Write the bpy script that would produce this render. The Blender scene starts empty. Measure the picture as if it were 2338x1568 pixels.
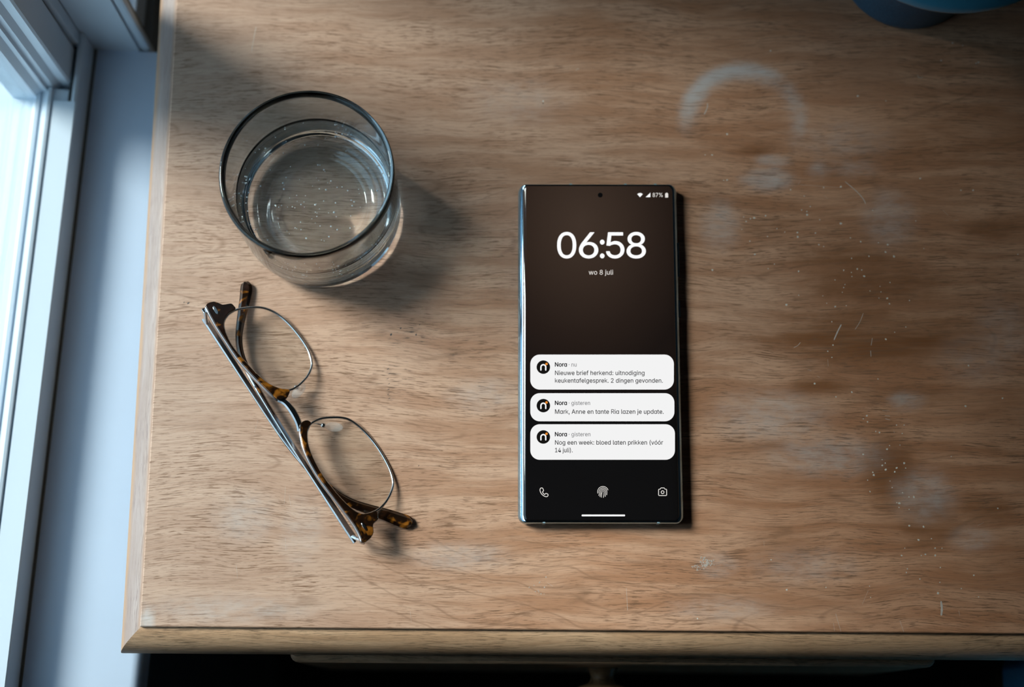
import bpy, bmesh, math, random
from mathutils import Vector, Matrix

# ---------------------------------------------------------------- camera, world, sun, exposure
scene = bpy.context.scene
C = scene.collection
MM = 0.001
Z0 = 750.0                        # height of the nightstand top above the floor, mm
FPX = 3700.0                      # focal length in pixels of the 2338 x 1568 frame
CAM = Vector((173.918, -37.944, 757.347))          # mm from the front left corner of the table top
ROT = (0.22473, 0.00256, 0.00818)

cam_data = bpy.data.cameras.new('camera')
cam = bpy.data.objects.new('camera', cam_data)
C.objects.link(cam)
cam.location = ((CAM.x) * MM, CAM.y * MM, (CAM.z + Z0) * MM)
cam.rotation_euler = ROT
cam_data.sensor_width = 36.0
cam_data.lens = 36.0 * FPX / 2338.0
cam_data.clip_start = 0.01
cam_data.dof.use_dof = True
cam_data.dof.focus_distance = 0.757
cam_data.dof.aperture_fstop = 3.8
scene.camera = cam

world = bpy.data.worlds.new('overcast_sky')
scene.world = world
world.use_nodes = True
wb = world.node_tree.nodes['Background']
wb.inputs['Color'].default_value = (0.60, 0.81, 1.0, 1)
wb.inputs['Strength'].default_value = 1.7

SUN_AZ, SUN_EL = math.radians(24), math.radians(41)     # hazy sun, far left, through the window
sun_data = bpy.data.lights.new('hazy_sun', 'SUN')
sun_data.energy = 4.7
sun_data.angle = math.radians(21)
sun_data.color = (1.0, 0.95, 0.88)
sun = bpy.data.objects.new('hazy_sun', sun_data)
C.objects.link(sun)
sdir = Vector((-math.cos(SUN_EL) * math.cos(SUN_AZ), math.cos(SUN_EL) * math.sin(SUN_AZ), math.sin(SUN_EL)))
sun.rotation_euler = sdir.to_track_quat('Z', 'Y').to_euler()
sun.location = (-1.5, 1.0, 2.0)

vs = scene.view_settings
vs.view_transform = 'Standard'
vs.look = 'None'
vs.exposure = 0.0
vs.gamma = 1.0
vs.use_curve_mapping = False
cy = scene.cycles
cy.use_denoising = True
cy.max_bounces = 12
cy.transmission_bounces = 12
cy.transparent_max_bounces = 16
cy.glossy_bounces = 4
cy.diffuse_bounces = 3
cy.sample_clamp_indirect = 0.0
cy.use_adaptive_sampling = True
cy.adaptive_threshold = 0.12
cy.caustics_refractive = True
cy.caustics_reflective = True
cy.blur_glossy = 0.0

# ---------------------------------------------------------------- helpers
RM = Matrix.Rotation(ROT[2], 3, 'Z') @ Matrix.Rotation(ROT[1], 3, 'Y') @ Matrix.Rotation(ROT[0], 3, 'X')

def ray(px, py):
    return RM @ Vector(((px - 1169.0) / FPX, -(py - 784.0) / FPX, -1.0))

def at(px, py, z):
    """point of the place (mm, from the table corner) at height z that the photograph shows at a pixel"""
    d = ray(px, py)
    return CAM + d * ((z - CAM.z) / d.z)

def thing(name, label, cat, org, kind=None, group=None):
    o = bpy.data.objects.new(name, None)
    C.objects.link(o)
    o.empty_display_size = 0.02
    o.location = (org[0] * MM, org[1] * MM, (org[2] + Z0) * MM)
    tag(o, label, cat, kind, group)
    o['org'] = [float(v) for v in org]
    return o

def tag(o, label=None, cat=None, kind=None, group=None):
    if label: o['label'] = label
    if cat: o['category'] = cat
    if kind: o['kind'] = kind
    if group: o['group'] = group

def org_of(o):
    while o is not None:
        if 'org' in o.keys():
            return Vector(o['org'])
        o = o.parent
    return Vector((0, 0, -Z0))

def mesh(name, verts, faces, mat, parent=None, smooth=False, bevel=0.0, segs=2, org=None, label=None, angle=35):
    """one mesh object; verts in mm from the table corner"""
    og = org_of(parent) if parent is not None else Vector(org if org is not None else (0, 0, -Z0))
    me = bpy.data.meshes.new(name)
    me.from_pydata([((v[0] - og[0]) * MM, (v[1] - og[1]) * MM, (v[2] - og[2]) * MM) for v in verts], [], faces)
    bm = bmesh.new(); bm.from_mesh(me)
    bmesh.ops.recalc_face_normals(bm, faces=bm.faces)
    bm.to_mesh(me); bm.free()
    o = bpy.data.objects.new(name, me)
    C.objects.link(o)
    if parent is not None:
        o.parent = parent
    else:
        o.location = (og[0] * MM, og[1] * MM, (og[2] + Z0) * MM)
        o['org'] = [float(v) for v in og]
    if mat is not None:
        me.materials.append(mat)
    if bevel > 0:
        b = o.modifiers.new('bevel', 'BEVEL'); b.width = bevel * MM; b.segments = segs
        b.limit_method = 'ANGLE'; b.angle_limit = math.radians(angle)
        b.harden_normals = False
    if smooth:
        for p in me.polygons: p.use_smooth = True
    if smooth == 'angle':
        me.set_sharp_from_angle(angle=math.radians(angle))
    if label: o['label'] = label
    return o

def box(x0, x1, y0, y1, z0, z1):
    v = [(x, y, z) for z in (z0, z1) for y in (y0, y1) for x in (x0, x1)]
    f = [(0, 2, 3, 1), (4, 5, 7, 6), (0, 1, 5, 4), (2, 6, 7, 3), (0, 4, 6, 2), (1, 3, 7, 5)]
    return v, f

def join(parts):
    V, F = [], []
    for v, f in parts:
        n = len(V); V += list(v); F += [tuple(i + n for i in q) for q in f]
    return V, F

def lathe(prof, n=96, cx=0.0, cy=0.0):
    """closed profile (r, z) list from axis to axis, spun about a vertical axis"""
    V, F, rings = [], [], []
    for r, z in prof:
        if r < 1e-6:
            rings.append([len(V)]); V.append((cx, cy, z))
        else:
            rings.append(list(range(len(V), len(V) + n)))
            V += [(cx + r * math.cos(2 * math.pi * k / n), cy + r * math.sin(2 * math.pi * k / n), z) for k in range(n)]
    for a, b in zip(rings, rings[1:]):
        for k in range(n):
            k2 = (k + 1) % n
            if len(a) == 1 and len(b) == 1: continue
            if len(a) == 1: F.append((a[0], b[k], b[k2]))
            elif len(b) == 1: F.append((a[k], a[k2], b[0]))
            else: F.append((a[k], a[k2], b[k2], b[k]))
    return V, F

def spline(pts, n):
    """Catmull-Rom through points of any dimension, n samples per span"""
    out = []
    P = [Vector(p) for p in pts]
    for i in range(len(P) - 1):
        p0 = P[i - 1] if i > 0 else P[i] * 2 - P[i + 1]
        p1, p2 = P[i], P[i + 1]
        p3 = P[i + 2] if i + 2 < len(P) else P[i + 1] * 2 - P[i]
        for k in range(n):
            t = k / n
            out.append(0.5 * ((2 * p1) + (p2 - p0) * t + (2 * p0 - 5 * p1 + 4 * p2 - p3) * t * t + (3 * p1 - p0 - 3 * p2 + p3) * t ** 3))
    out.append(P[-1].copy())
    return out

def tube(path, rad, n=10, closed=False):
    V, F = [], []
    m = len(path)
    up = Vector((0.0, 0.0, 1.0))
    for i, p in enumerate(path):
        a = path[i - 1] if (i > 0 or closed) else path[i]
        b = path[(i + 1) % m] if (i < m - 1 or closed) else path[i]
        t = (Vector(b) - Vector(a)).normalized()
        s = t.cross(up)
        if s.length < 1e-4: s = t.cross(Vector((1, 0, 0)))
        s.normalize(); u = s.cross(t)
        r = rad[i] if isinstance(rad, (list, tuple)) else rad
        for k in range(n):
            c = 2 * math.pi * k / n
            V.append(tuple(Vector(p) + s * (r * math.cos(c)) + u * (r * math.sin(c))))
    for i in range(m if closed else m - 1):
        for k in range(n):
            j = (i + 1) % m
            F.append((i * n + k, i * n + (k + 1) % n, j * n + (k + 1) % n, j * n + k))
    if not closed:
        F.append(tuple(range(n - 1, -1, -1))); F.append(tuple((m - 1) * n + k for k in range(n)))
    return V, F

def strap(path, widths, thick, normals, rnd=0.35):
    """flat bar swept along path: width across, thickness along the given normals, softened corners"""
    V, F = [], []
    m = len(path)
    n = 8
    for i, p in enumerate(path):
        p = Vector(p)
        a = Vector(path[max(0, i - 1)]); b = Vector(path[min(m - 1, i + 1)])
        t = (b - a).normalized()
        nn = Vector(normals[i]); nn = (nn - t * nn.dot(t)).normalized()
        w = t.cross(nn).normalized()
        hw = widths[i] / 2; ht = (thick[i] if isinstance(thick, (list, tuple)) else thick) / 2
        c = rnd * min(hw, ht) * 1.4
        for (x, y) in ((-hw + c, -ht), (hw - c, -ht), (hw, -ht + c), (hw, ht - c), (hw - c, ht), (-hw + c, ht), (-hw, ht - c), (-hw, -ht + c)):
            V.append(tuple(p + w * x + nn * y))
    for i in range(m - 1):
        for k in range(n):
            F.append((i * n + k, i * n + (k + 1) % n, (i + 1) * n + (k + 1) % n, (i + 1) * n + k))
    F.append(tuple(range(n - 1, -1, -1))); F.append(tuple((m - 1) * n + k for k in range(n)))
    return V, F

# ---------------------------------------------------------------- material helpers: small expression layer over shader nodes
class X:
    def __init__(s, nt, sock): s.nt, s.s = nt, sock
    def m(s, op, b=None, c=None):
        n = s.nt.nodes.new('ShaderNodeMath'); n.operation = op
        for i, v in enumerate((s, b, c)):
            if v is None: continue
            if isinstance(v, X): s.nt.links.new(v.s, n.inputs[i])
            else: n.inputs[i].default_value = v
        return X(s.nt, n.outputs[0])
    def __add__(s, b): return s.m('ADD', b)
    __radd__ = __add__
    def __sub__(s, b): return s.m('SUBTRACT', b)
    def __rsub__(s, b): return (s * -1.0) + b
    def __mul__(s, b): return s.m('MULTIPLY', b)
    __rmul__ = __mul__
    def __truediv__(s, b): return s.m('DIVIDE', b)
    def pow(s, b): return s.m('POWER', b)
    def abs(s): return s.m('ABSOLUTE')
    def max(s, b): return s.m('MAXIMUM', b)
    def min(s, b): return s.m('MINIMUM', b)
    def sqrt(s): return s.m('SQRT')
    def fract(s): return s.m('FRACT')
    def step(s, a, b):
        """smooth 0..1 ramp from a to b (a may be larger than b)"""
        n = s.nt.nodes.new('ShaderNodeMapRange'); n.interpolation_type = 'SMOOTHSTEP'
        s.nt.links.new(s.s, n.inputs['Value'])
        lo, hi = (a, b) if a < b else (b, a)
        n.inputs['From Min'].default_value = lo; n.inputs['From Max'].default_value = hi
        n.inputs['To Min'].default_value = 0.0 if a < b else 1.0
        n.inputs['To Max'].default_value = 1.0 if a < b else 0.0
        return X(s.nt, n.outputs['Result'])

def new_mat(name):
    m = bpy.data.materials.new(name); m.use_nodes = True
    nt = m.node_tree
    return m, nt, nt.nodes['Principled BSDF']

def coords(nt):
    t = nt.nodes.new('ShaderNodeTexCoord'); s = nt.nodes.new('ShaderNodeSeparateXYZ')
    nt.links.new(t.outputs['Object'], s.inputs[0])
    return [X(nt, s.outputs[i]) * 1000.0 for i in range(3)]

def noise(nt, u, v, w=0.0, detail=2.0, rough=0.5, dist=0.0):
    c = nt.nodes.new('ShaderNodeCombineXYZ')
    flat2d = not isinstance(w, X)
    if flat2d: u = u + w * 17.3
    for i, q in enumerate((u, v, 0.0 if flat2d else w)):
        if isinstance(q, X): nt.links.new(q.s, c.inputs[i])
        else: c.inputs[i].default_value = q
    n = nt.nodes.new('ShaderNodeTexNoise'); n.noise_dimensions = '2D' if flat2d else '3D'
    n.inputs['Scale'].default_value = 1.0; n.inputs['Detail'].default_value = detail
    n.inputs['Roughness'].default_value = rough; n.inputs['Distortion'].default_value = dist
    nt.links.new(c.outputs[0], n.inputs['Vector'])
    return X(nt, n.outputs['Fac'])

def mix(nt, fac, a, b, blend='MIX'):
    n = nt.nodes.new('ShaderNodeMix'); n.data_type = 'RGBA'; n.blend_type = blend
    for idn, v in (('Factor_Float', fac), ('A_Color', a), ('B_Color', b)):
        sk = next(i for i in n.inputs if i.identifier == idn)
        if isinstance(v, X): nt.links.new(v.s, sk)
        elif idn == 'Factor_Float': sk.default_value = v
        else: sk.default_value = (v[0], v[1], v[2], 1)
    return X(nt, next(o for o in n.outputs if o.identifier == 'Result_Color'))

def srgb(r, g, b):
    f = lambda c: (c / 255 / 12.92) if c / 255 <= 0.04045 else ((c / 255 + 0.055) / 1.055) ** 2.4
    return (f(r), f(g), f(b))

def setp(b, **k):
    for key, v in k.items():
        key = {'color': 'Base Color', 'rough': 'Roughness', 'metal': 'Metallic', 'spec': 'Specular IOR Level',
               'ecol': 'Emission Color', 'estr': 'Emission Strength', 'ior': 'IOR', 'coat': 'Coat Weight', 'crough': 'Coat Roughness',
               'sheen': 'Sheen Weight', 'trans': 'Transmission Weight'}[key]
        b.inputs[key].default_value = (v[0], v[1], v[2], 1) if isinstance(v, tuple) else v

def bump(nt, bsdf, h, strength, dist):
    n = nt.nodes.new('ShaderNodeBump'); n.inputs['Strength'].default_value = strength
    n.inputs['Distance'].default_value = dist
    nt.links.new(h.s, n.inputs['Height']); nt.links.new(n.outputs[0], bsdf.inputs['Normal'])

def plain(name, col, rough=0.5, metal=0.0, spec=0.5, var=0.0, scale=0.05, bmp=0.0):
    """paint, metal, plastic: a colour with faint noise in it"""
    m, nt, b = new_mat(name)
    setp(b, color=col, rough=rough, metal=metal, spec=spec)
    if var > 0:
        x, y, z = coords(nt)
        n = noise(nt, x * scale, y * scale, z * scale, 4.0, 0.6)
        c = mix(nt, n, tuple(v * (1 - var) for v in col), tuple(min(1, v * (1 + var)) for v in col))
        nt.links.new(c.s, b.inputs['Base Color'])
        if bmp > 0: bump(nt, b, noise(nt, x * 3, y * 3, z * 3, 2.0), bmp, 0.0003)
    return m

# ---------------------------------------------------------------- wood
TOP_ORG = (220.0, 210.0)          # the nightstand's origin, so that stains sit where the top has them
def wood(name, along='x', top=False, light=(0.71, 0.44, 0.305), mid=(0.50, 0.258, 0.15), dark=(0.205, 0.108, 0.062), rough=0.42, seed=0.0, edge=False):
    m, nt, b = new_mat(name)
    x, y, z = coords(nt)
    if along == 'x': u, v, w = x, y, z
    else: u, v, w = y, x, z
    u = u + seed * 37.0
    if top: u, v = u + TOP_ORG[0], v + TOP_ORG[1]
    v = v + (0.0 if top else 1.0) * w
    bend = noise(nt, u * 0.008, v * 0.018, seed, 2.0) - 0.5
    bend2 = noise(nt, u * 0.035, v * 0.05, seed + 4.0, 1.0) - 0.5
    g = v + bend * 15.0 + bend2 * 1.4
    # broad streaks, growth lines, pores, fine fibre
    tone = noise(nt, u * 0.012, g * 0.10, seed + 1.0, 3.0, 0.62)
    rings = noise(nt, u * 0.0022, g * 0.017, seed + 2.0, 1.0) * 14.0
    ring = (rings.fract() - 0.5).abs().step(0.06, 0.0) * noise(nt, u * 0.05, g * 0.09, seed + 9.0, 1.0).step(0.42, 0.62)
    pore = noise(nt, u * 0.06, g * 1.35, seed + 3.0, 3.0, 0.6).step(0.56, 0.70)
    pore2 = noise(nt, u * 0.14, g * 2.5, seed + 5.0, 3.0, 0.62).step(0.56, 0.68)
    area = noise(nt, u * 0.02, g * 0.05, seed + 6.0, 1.0).step(0.35, 0.62)
    fibre = noise(nt, u * 0.022, g * 4.6, seed + 7.0, 3.0, 0.6)
    col = mix(nt, tone.step(0.32, 0.66), light, mid)
    rgh = fibre * 0.12 + (rough - 0.06)
    if top:
        at_ = nt.nodes.new('ShaderNodeAttribute'); at_.attribute_name = 'wear'
        sp_ = nt.nodes.new('ShaderNodeSeparateColor'); nt.links.new(at_.outputs['Color'], sp_.inputs[0])
        rag = noise(nt, u * 0.10, v * 0.22, 11.0, 3.0, 0.65) - 0.5
        lay = [X(nt, sp_.outputs[i]) for i in range(3)]
        var, haze, grime = [(q + rag * q * (1.0 - q) * 3.6).max(0.0).min(1.0) for q in lay]
        # general bleaching of the worn veneer
        worn = noise(nt, u * 0.006, v * 0.011, 41.0, 2.0).step(0.35, 0.70)
        col = mix(nt, worn * 0.12, col, (0.60, 0.50, 0.43))
        # window's grey sheen painted in at left, browner where the old finish is left
        sheen_finish = (u + (noise(nt, u * 0.012, v * 0.012, 51.0, 2.0) - 0.5) * 150.0)
        col = mix(nt, sheen_finish.step(230.0, -40.0) * 0.55, col, (0.56, 0.43, 0.36))
        col = mix(nt, sheen_finish.step(150.0, 380.0) * 0.75, col, mix(nt, 1.0, col, (0.98, 0.80, 0.66), 'MULTIPLY'))
        # darker, still varnished patches where the finish has not been rubbed away
        strk = tone.step(0.35, 0.62)
        col = mix(nt, var * (strk * 0.35 + 0.58), col, (0.25, 0.092, 0.030))
        gw = nt.nodes.new('ShaderNodeAttribute'); gw.attribute_name = 'growth'
        gs = nt.nodes.new('ShaderNodeSeparateColor'); nt.links.new(gw.outputs['Color'], gs.inputs[0])
        line = ((X(nt, gs.outputs[0]) + bend2 * 0.9 + bend * 0.8).fract() - 0.5).abs().step(0.075, 0.0) * X(nt, gs.outputs[1]) * (fibre * 0.8 + 0.25)
        col = mix(nt, line * 0.62, col, dark)
        col = mix(nt, ring * 0.38, col, dark)
        col = mix(nt, pore * (area * 0.55 + 0.38), col, dark)
        col = mix(nt, pore2 * (area * 0.50 + 0.42), col, dark)
        col = mix(nt, (fibre - 0.5) * 1.5 + 0.16, col, tuple(q * 0.72 for q in mid))
        # cup ring and hazy water marks
        grainy = 1.0 - pore * 0.9
        col = mix(nt, haze * (grainy * 0.5 + 0.42), col, (0.64, 0.60, 0.59))
        # grey grime pushed into the grain between the glass and the phone
        col = mix(nt, grime * pore2 * 0.75, col, (0.05, 0.045, 0.045))
        rgh = rgh + haze * 0.15 - var * 0.10
    else:
        col = mix(nt, ring * 0.38, col, dark)
        col = mix(nt, pore * (area * 0.55 + 0.38), col, dark)
        col = mix(nt, pore2 * (area * 0.50 + 0.42), col, dark)
        col = mix(nt, (fibre - 0.5) * 1.5 + 0.16, col, tuple(q * 0.72 for q in mid))
    if edge:      # bare, orange wood along the rubbed outer edge of the moulding
        wobble = noise(nt, u * 0.03, v * 0.2, 61.0, 2.0) * 3.0
        col = mix(nt, ((x + TOP_ORG[0]) * -1.0 + wobble).step(9.0, 11.6) * 0.8, col, (0.52, 0.31, 0.18))
        col = mix(nt, ((x + TOP_ORG[0]) * -1.0).step(2.2, 0.6) * 0.6, col, (0.52, 0.34, 0.24))
    nt.links.new(col.s, b.inputs['Base Color'])
    nt.links.new(rgh.s, b.inputs['Roughness'])
    setp(b, spec=0.38)
    bump(nt, b, (pore * -0.8) + (pore2 * -0.5), 0.35, 0.00022)
    return m

# ---------------------------------------------------------------- other materials
M = {}
M['wood_top'] = wood('worn_oak_top', 'x', True)
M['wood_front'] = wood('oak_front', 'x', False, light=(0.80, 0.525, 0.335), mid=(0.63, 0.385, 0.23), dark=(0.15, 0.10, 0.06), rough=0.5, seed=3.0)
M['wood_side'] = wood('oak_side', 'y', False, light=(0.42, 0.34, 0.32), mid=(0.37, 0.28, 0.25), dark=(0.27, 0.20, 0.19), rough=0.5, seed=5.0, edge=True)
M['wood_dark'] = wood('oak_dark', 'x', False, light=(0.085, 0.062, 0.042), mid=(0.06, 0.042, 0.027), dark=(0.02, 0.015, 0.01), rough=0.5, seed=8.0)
M['wood_knob'] = wood('polished_knob_wood', 'x', False, light=(0.36, 0.21, 0.11), mid=(0.26, 0.145, 0.07), dark=(0.09, 0.05, 0.03), rough=0.24, seed=15.0)
M['paint'] = plain('window_paint', (0.61, 0.695, 0.79), 0.35, var=0.035, scale=0.012, bmp=0.08)
M['sill_paint'] = plain('sill_paint', (0.575, 0.69, 0.87), 0.42, var=0.05, scale=0.02, bmp=0.1)
M['ledge'] = plain('outer_ledge_paint', (0.40, 0.46, 0.50), 0.6, var=0.08, scale=0.02)
M['gap_strip'] = plain('dark_gap_fill', (0.02, 0.022, 0.024), 0.6)
M['caulk'] = plain('old_caulk', (0.10, 0.095, 0.085), 0.8, var=0.3, scale=0.2)
M['wall'] = plain('wall_plaster_shade', (0.16, 0.18, 0.20), 0.9, var=0.06, scale=0.01)  # darker copy of the plaster, shade of the backlit wall put in
M['wall_far'] = plain('wall_plaster_pale', (0.84, 0.81, 0.78), 0.9, var=0.06, scale=0.01)  # kept pale so the unseen room bounces more light
M['floor'] = wood('dark_floor', 'y', False, light=(0.035, 0.032, 0.030), mid=(0.026, 0.024, 0.023), dark=(0.010, 0.010, 0.010), rough=0.6, seed=12.0)
M['chrome'] = plain('polished_steel', (0.80, 0.82, 0.85), 0.2, metal=1.0, var=0.05, scale=0.3)
M['dark_chrome'] = plain('gunmetal', (0.46, 0.47, 0.50), 0.22, metal=1.0, var=0.08, scale=0.3)
M['phone_metal'] = plain('blue_steel_frame', (0.30, 0.46, 0.60), 0.10, metal=1.0, var=0.04, scale=0.1)
M['antenna'] = plain('antenna_band', (0.24, 0.36, 0.42), 0.4)
M['phone_back'] = plain('phone_back', (0.05, 0.07, 0.10), 0.2)
M['black'] = plain('black_plastic', (0.006, 0.006, 0.007), 0.25)
M['speck'] = plain('white_paint_flecks', (0.72, 0.68, 0.62), 0.6, var=0.2, scale=0.4)
M['chalk'] = plain('greyish_paint_spot', (0.50, 0.44, 0.40), 0.7, var=0.25, scale=0.5)
M['scratch'] = plain('pale_scratch', (0.60, 0.53, 0.48), 0.6, var=0.25, scale=0.3)
M['ink'] = plain('ink_marks', (0.05, 0.05, 0.055), 0.6, var=0.3, scale=0.5)
M['bluecloth'] = plain('blue_upholstery', (0.09, 0.36, 0.64), 0.9, var=0.12, scale=0.2, bmp=0.3)
M['mattress'] = plain('mattress', (0.5, 0.5, 0.5), 0.9, var=0.05)
M['bubble'] = plain('bubble_glint_white', (0.90, 0.94, 0.98), 0.12, spec=1.0)  # opaque white paints the glint of clear bubbles

def emit_mat(name, col, strength=1.0):
    m, nt, b = new_mat(name)
    setp(b, color=(0, 0, 0), rough=0.4, spec=0.0, ecol=col, estr=strength)
    return m

M['px_white'] = emit_mat('screen_white', srgb(255, 255, 255))
M['px_soft'] = emit_mat('screen_soft_white', srgb(226, 222, 216))
M['px_card'] = emit_mat('screen_card', srgb(243, 243, 243))
M['px_text'] = emit_mat('screen_text', srgb(52, 52, 54))
M['px_bold'] = emit_mat('screen_bold_text', srgb(30, 30, 32))
M['px_grey'] = emit_mat('screen_grey_text', srgb(128, 128, 130))
M['px_black'] = emit_mat('screen_icon_black', srgb(22, 21, 20))
M['px_orange'] = emit_mat('screen_orange', srgb(232, 138, 48))
M['px_date'] = emit_mat('screen_date', srgb(222, 216, 210))

def glass_mat(name, ior, col=(1, 1, 1)):
    m, nt, b = new_mat(name)
    nt.nodes.remove(b)
    g = nt.nodes.new('ShaderNodeBsdfGlass'); g.inputs['IOR'].default_value = ior
    g.inputs['Roughness'].default_value = 0.0; g.inputs['Color'].default_value = (*col, 1)
    nt.links.new(g.outputs[0], nt.nodes['Material Output'].inputs['Surface'])
    return m
M['glass'] = glass_mat('tumbler_glass', 1.5, (0.955, 0.985, 1.0))
M['water'] = glass_mat('water', 1.333, (0.99, 0.995, 1.0))

def thin_glass(name, tint, gloss):
    """thin pane: mostly clear, with a weak mirror reflection"""
    m, nt, b = new_mat(name)
    nt.nodes.remove(b)
    t = nt.nodes.new('ShaderNodeBsdfTransparent'); t.inputs[0].default_value = (*tint, 1)
    g = nt.nodes.new('ShaderNodeBsdfGlossy'); g.inputs['Roughness'].default_value = 0.02
    lw = nt.nodes.new('ShaderNodeLayerWeight'); lw.inputs['Blend'].default_value = 0.5
    f0 = ((gloss - 1) / (gloss + 1)) ** 2
    f = X(nt, lw.outputs['Facing']).pow(5.0) * (1.0 - f0) + f0
    s = nt.nodes.new('ShaderNodeMixShader')
    nt.links.new(f.s, s.inputs[0]); nt.links.new(t.outputs[0], s.inputs[1]); nt.links.new(g.outputs[0], s.inputs[2])
    nt.links.new(s.outputs[0], nt.nodes['Material Output'].inputs['Surface'])
    return m
M['pane'] = thin_glass('window_pane', (0.93, 0.98, 0.97), 1.45)
M['lens'] = thin_glass('spectacle_lens', (0.93, 0.94, 0.93), 1.5)
def milky(name):
    m, nt, b = new_mat(name)
    setp(b, color=(0.85, 0.86, 0.88), rough=0.12, spec=0.6)
    t = nt.nodes.new('ShaderNodeBsdfTransparent'); s = nt.nodes.new('ShaderNodeMixShader'); s.inputs[0].default_value = 0.17
    nt.links.new(t.outputs[0], s.inputs[1]); nt.links.new(b.outputs[0], s.inputs[2])
    nt.links.new(s.outputs[0], nt.nodes['Material Output'].inputs['Surface'])
    return m
M['nose_pad'] = milky('clear_silicone')

def tortoise(name):
    m, nt, b = new_mat(name)
    x, y, z = coords(nt)
    n = noise(nt, x * 0.16, y * 0.16, z * 0.16, 2.0, 0.45, 0.6)
    n2 = noise(nt, x * 0.5, y * 0.5, z * 0.5, 2.0)
    f = (n + (n2 - 0.5) * 0.12).step(0.545, 0.70)
    c = mix(nt, f, (0.010, 0.005, 0.003), (0.36, 0.125, 0.014))
    c = mix(nt, (n2.step(0.35, 0.75)) * 0.25, c, (0.10, 0.03, 0.008))
    nt.links.new(c.s, b.inputs['Base Color'])
    setp(b, rough=0.12, spec=0.5, coat=0.5, crough=0.05)
    return m
M['tortoise'] = tortoise('tortoiseshell_acetate')

def ceramic_blue(name):
    m, nt, b = new_mat(name)
    x, y, z = coords(nt)
    n = noise(nt, x * 0.9, y * 0.9, z * 0.9, 3.0, 0.6)
    f = n.step(0.35, 0.75)
    c = mix(nt, f, (0.020, 0.068, 0.125), (0.032, 0.10, 0.17))
    nt.links.new(c.s, b.inputs['Base Color'])
    setp(b, rough=0.42, spec=0.4)
    bump(nt, b, n, 0.25, 0.0004)
    return m
M['blue_matte'] = ceramic_blue('matte_blue_glaze')
M['blue_gloss'] = plain('glossy_blue_glaze', (0.05, 0.235, 0.37), 0.2, spec=0.5, var=0.05, scale=0.2)

# ---------------------------------------------------------------- the room
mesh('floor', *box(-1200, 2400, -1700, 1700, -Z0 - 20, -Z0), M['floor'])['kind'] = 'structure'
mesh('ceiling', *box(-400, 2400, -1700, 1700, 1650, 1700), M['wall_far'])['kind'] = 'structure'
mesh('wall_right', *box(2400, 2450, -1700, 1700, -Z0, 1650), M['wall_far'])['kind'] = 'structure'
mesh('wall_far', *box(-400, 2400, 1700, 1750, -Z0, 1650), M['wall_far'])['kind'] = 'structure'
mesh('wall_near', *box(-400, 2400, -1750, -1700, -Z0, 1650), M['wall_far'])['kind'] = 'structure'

# window wall: s runs along the wall (0 at the far jamb, negative towards the viewer), t into the room
WA = math.radians(2.61)
WO = Vector((-54.0, 306.0))
def wp(s, t, z):
    return (WO.x + s * math.sin(WA) + t * math.cos(WA), WO.y + s * math.cos(WA) - t * math.sin(WA), z)
def wbox(s0, s1, t0, t1, z0, z1):
    v, f = box(t0, t1, s0, s1, z0, z1)
    return [wp(q[1], q[0], q[2]) for q in v], f
def wprof(prof, s0, s1):
    """a (t, z) outline extruded along the wall"""
    n = len(prof)
    V = [wp(s0, t, z) for t, z in prof] + [wp(s1, t, z) for t, z in prof]
    F = [tuple(range(n)), tuple(range(2 * n - 1, n - 1, -1))] + [(k, (k + 1) % n, n + (k + 1) % n, n + k) for k in range(n)]
    return V, F

SN = -390.0          # near jamb
HEAD = 470.0         # window head above the table top
SILL = -50.0
S2, S3 = 11.0, 102.0   # unseen second opening, added to brighten the back of the table top
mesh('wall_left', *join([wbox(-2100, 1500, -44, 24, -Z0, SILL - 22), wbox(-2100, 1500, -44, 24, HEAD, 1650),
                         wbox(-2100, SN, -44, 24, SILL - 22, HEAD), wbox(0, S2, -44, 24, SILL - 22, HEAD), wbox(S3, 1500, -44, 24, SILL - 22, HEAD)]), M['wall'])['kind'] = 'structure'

win = thing('window_1', 'white painted window with a deep sill at the left edge', 'window', wp(-320, 0, SILL), kind='structure')
nose = [(-30, SILL - 22), (-30, SILL), (54, SILL)] + [(54 + 5 * math.sin(a), SILL - 5 + 5 * math.cos(a)) for a in (0.4, 0.8, 1.2, 1.57)] + [(59, SILL - 17)] + \
       [(54 + 5 * math.cos(a), SILL - 17 - 5 * math.sin(a)) for a in (0.4, 0.8, 1.2, 1.57)]
mesh('sill_board', *wprof(nose, SN - 30, -0.2), M['sill_paint'], win, smooth='angle', label='pale blue white painted sill board')
mesh('caulk_line', *wbox(SN, -0.5, -0.5, 1.8, SILL - 0.5, SILL + 1.2), M['caulk'], win, label='dark dirty joint along the sill')
# frame: bottom rail, far post, near post, head
mesh('bottom_rail', *wprof([(0.5, SILL - 4), (0.5, -29), (-0.6, -28), (-2.0, -28), (-2.0, -36), (-52, -36), (-52, SILL - 4)], SN, -0.5), M['paint'], win)
mesh('frame_post', *wbox(-7, -0.2, -52, -1.8, SILL, HEAD), M['paint'], win, bevel=0.8)
mesh('frame_post', *wbox(SN + 0.2, SN + 7, -52, -1.8, SILL, HEAD), M['paint'], win, bevel=0.8)
mesh('head_rail', *wbox(SN, 0, -52, -1.8, HEAD - 12, HEAD), M['paint'], win, bevel=0.8)
mesh('gap_strip', *join([wbox(-9.2, -7, -30, -5, -36, HEAD - 12), wbox(SN + 7, -7, -4.5, -2.0, -36, -30.5)]), M['gap_strip'], win, label='black strip in the gap around the sash')  # solid black strip set in the gap around the sash
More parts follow.
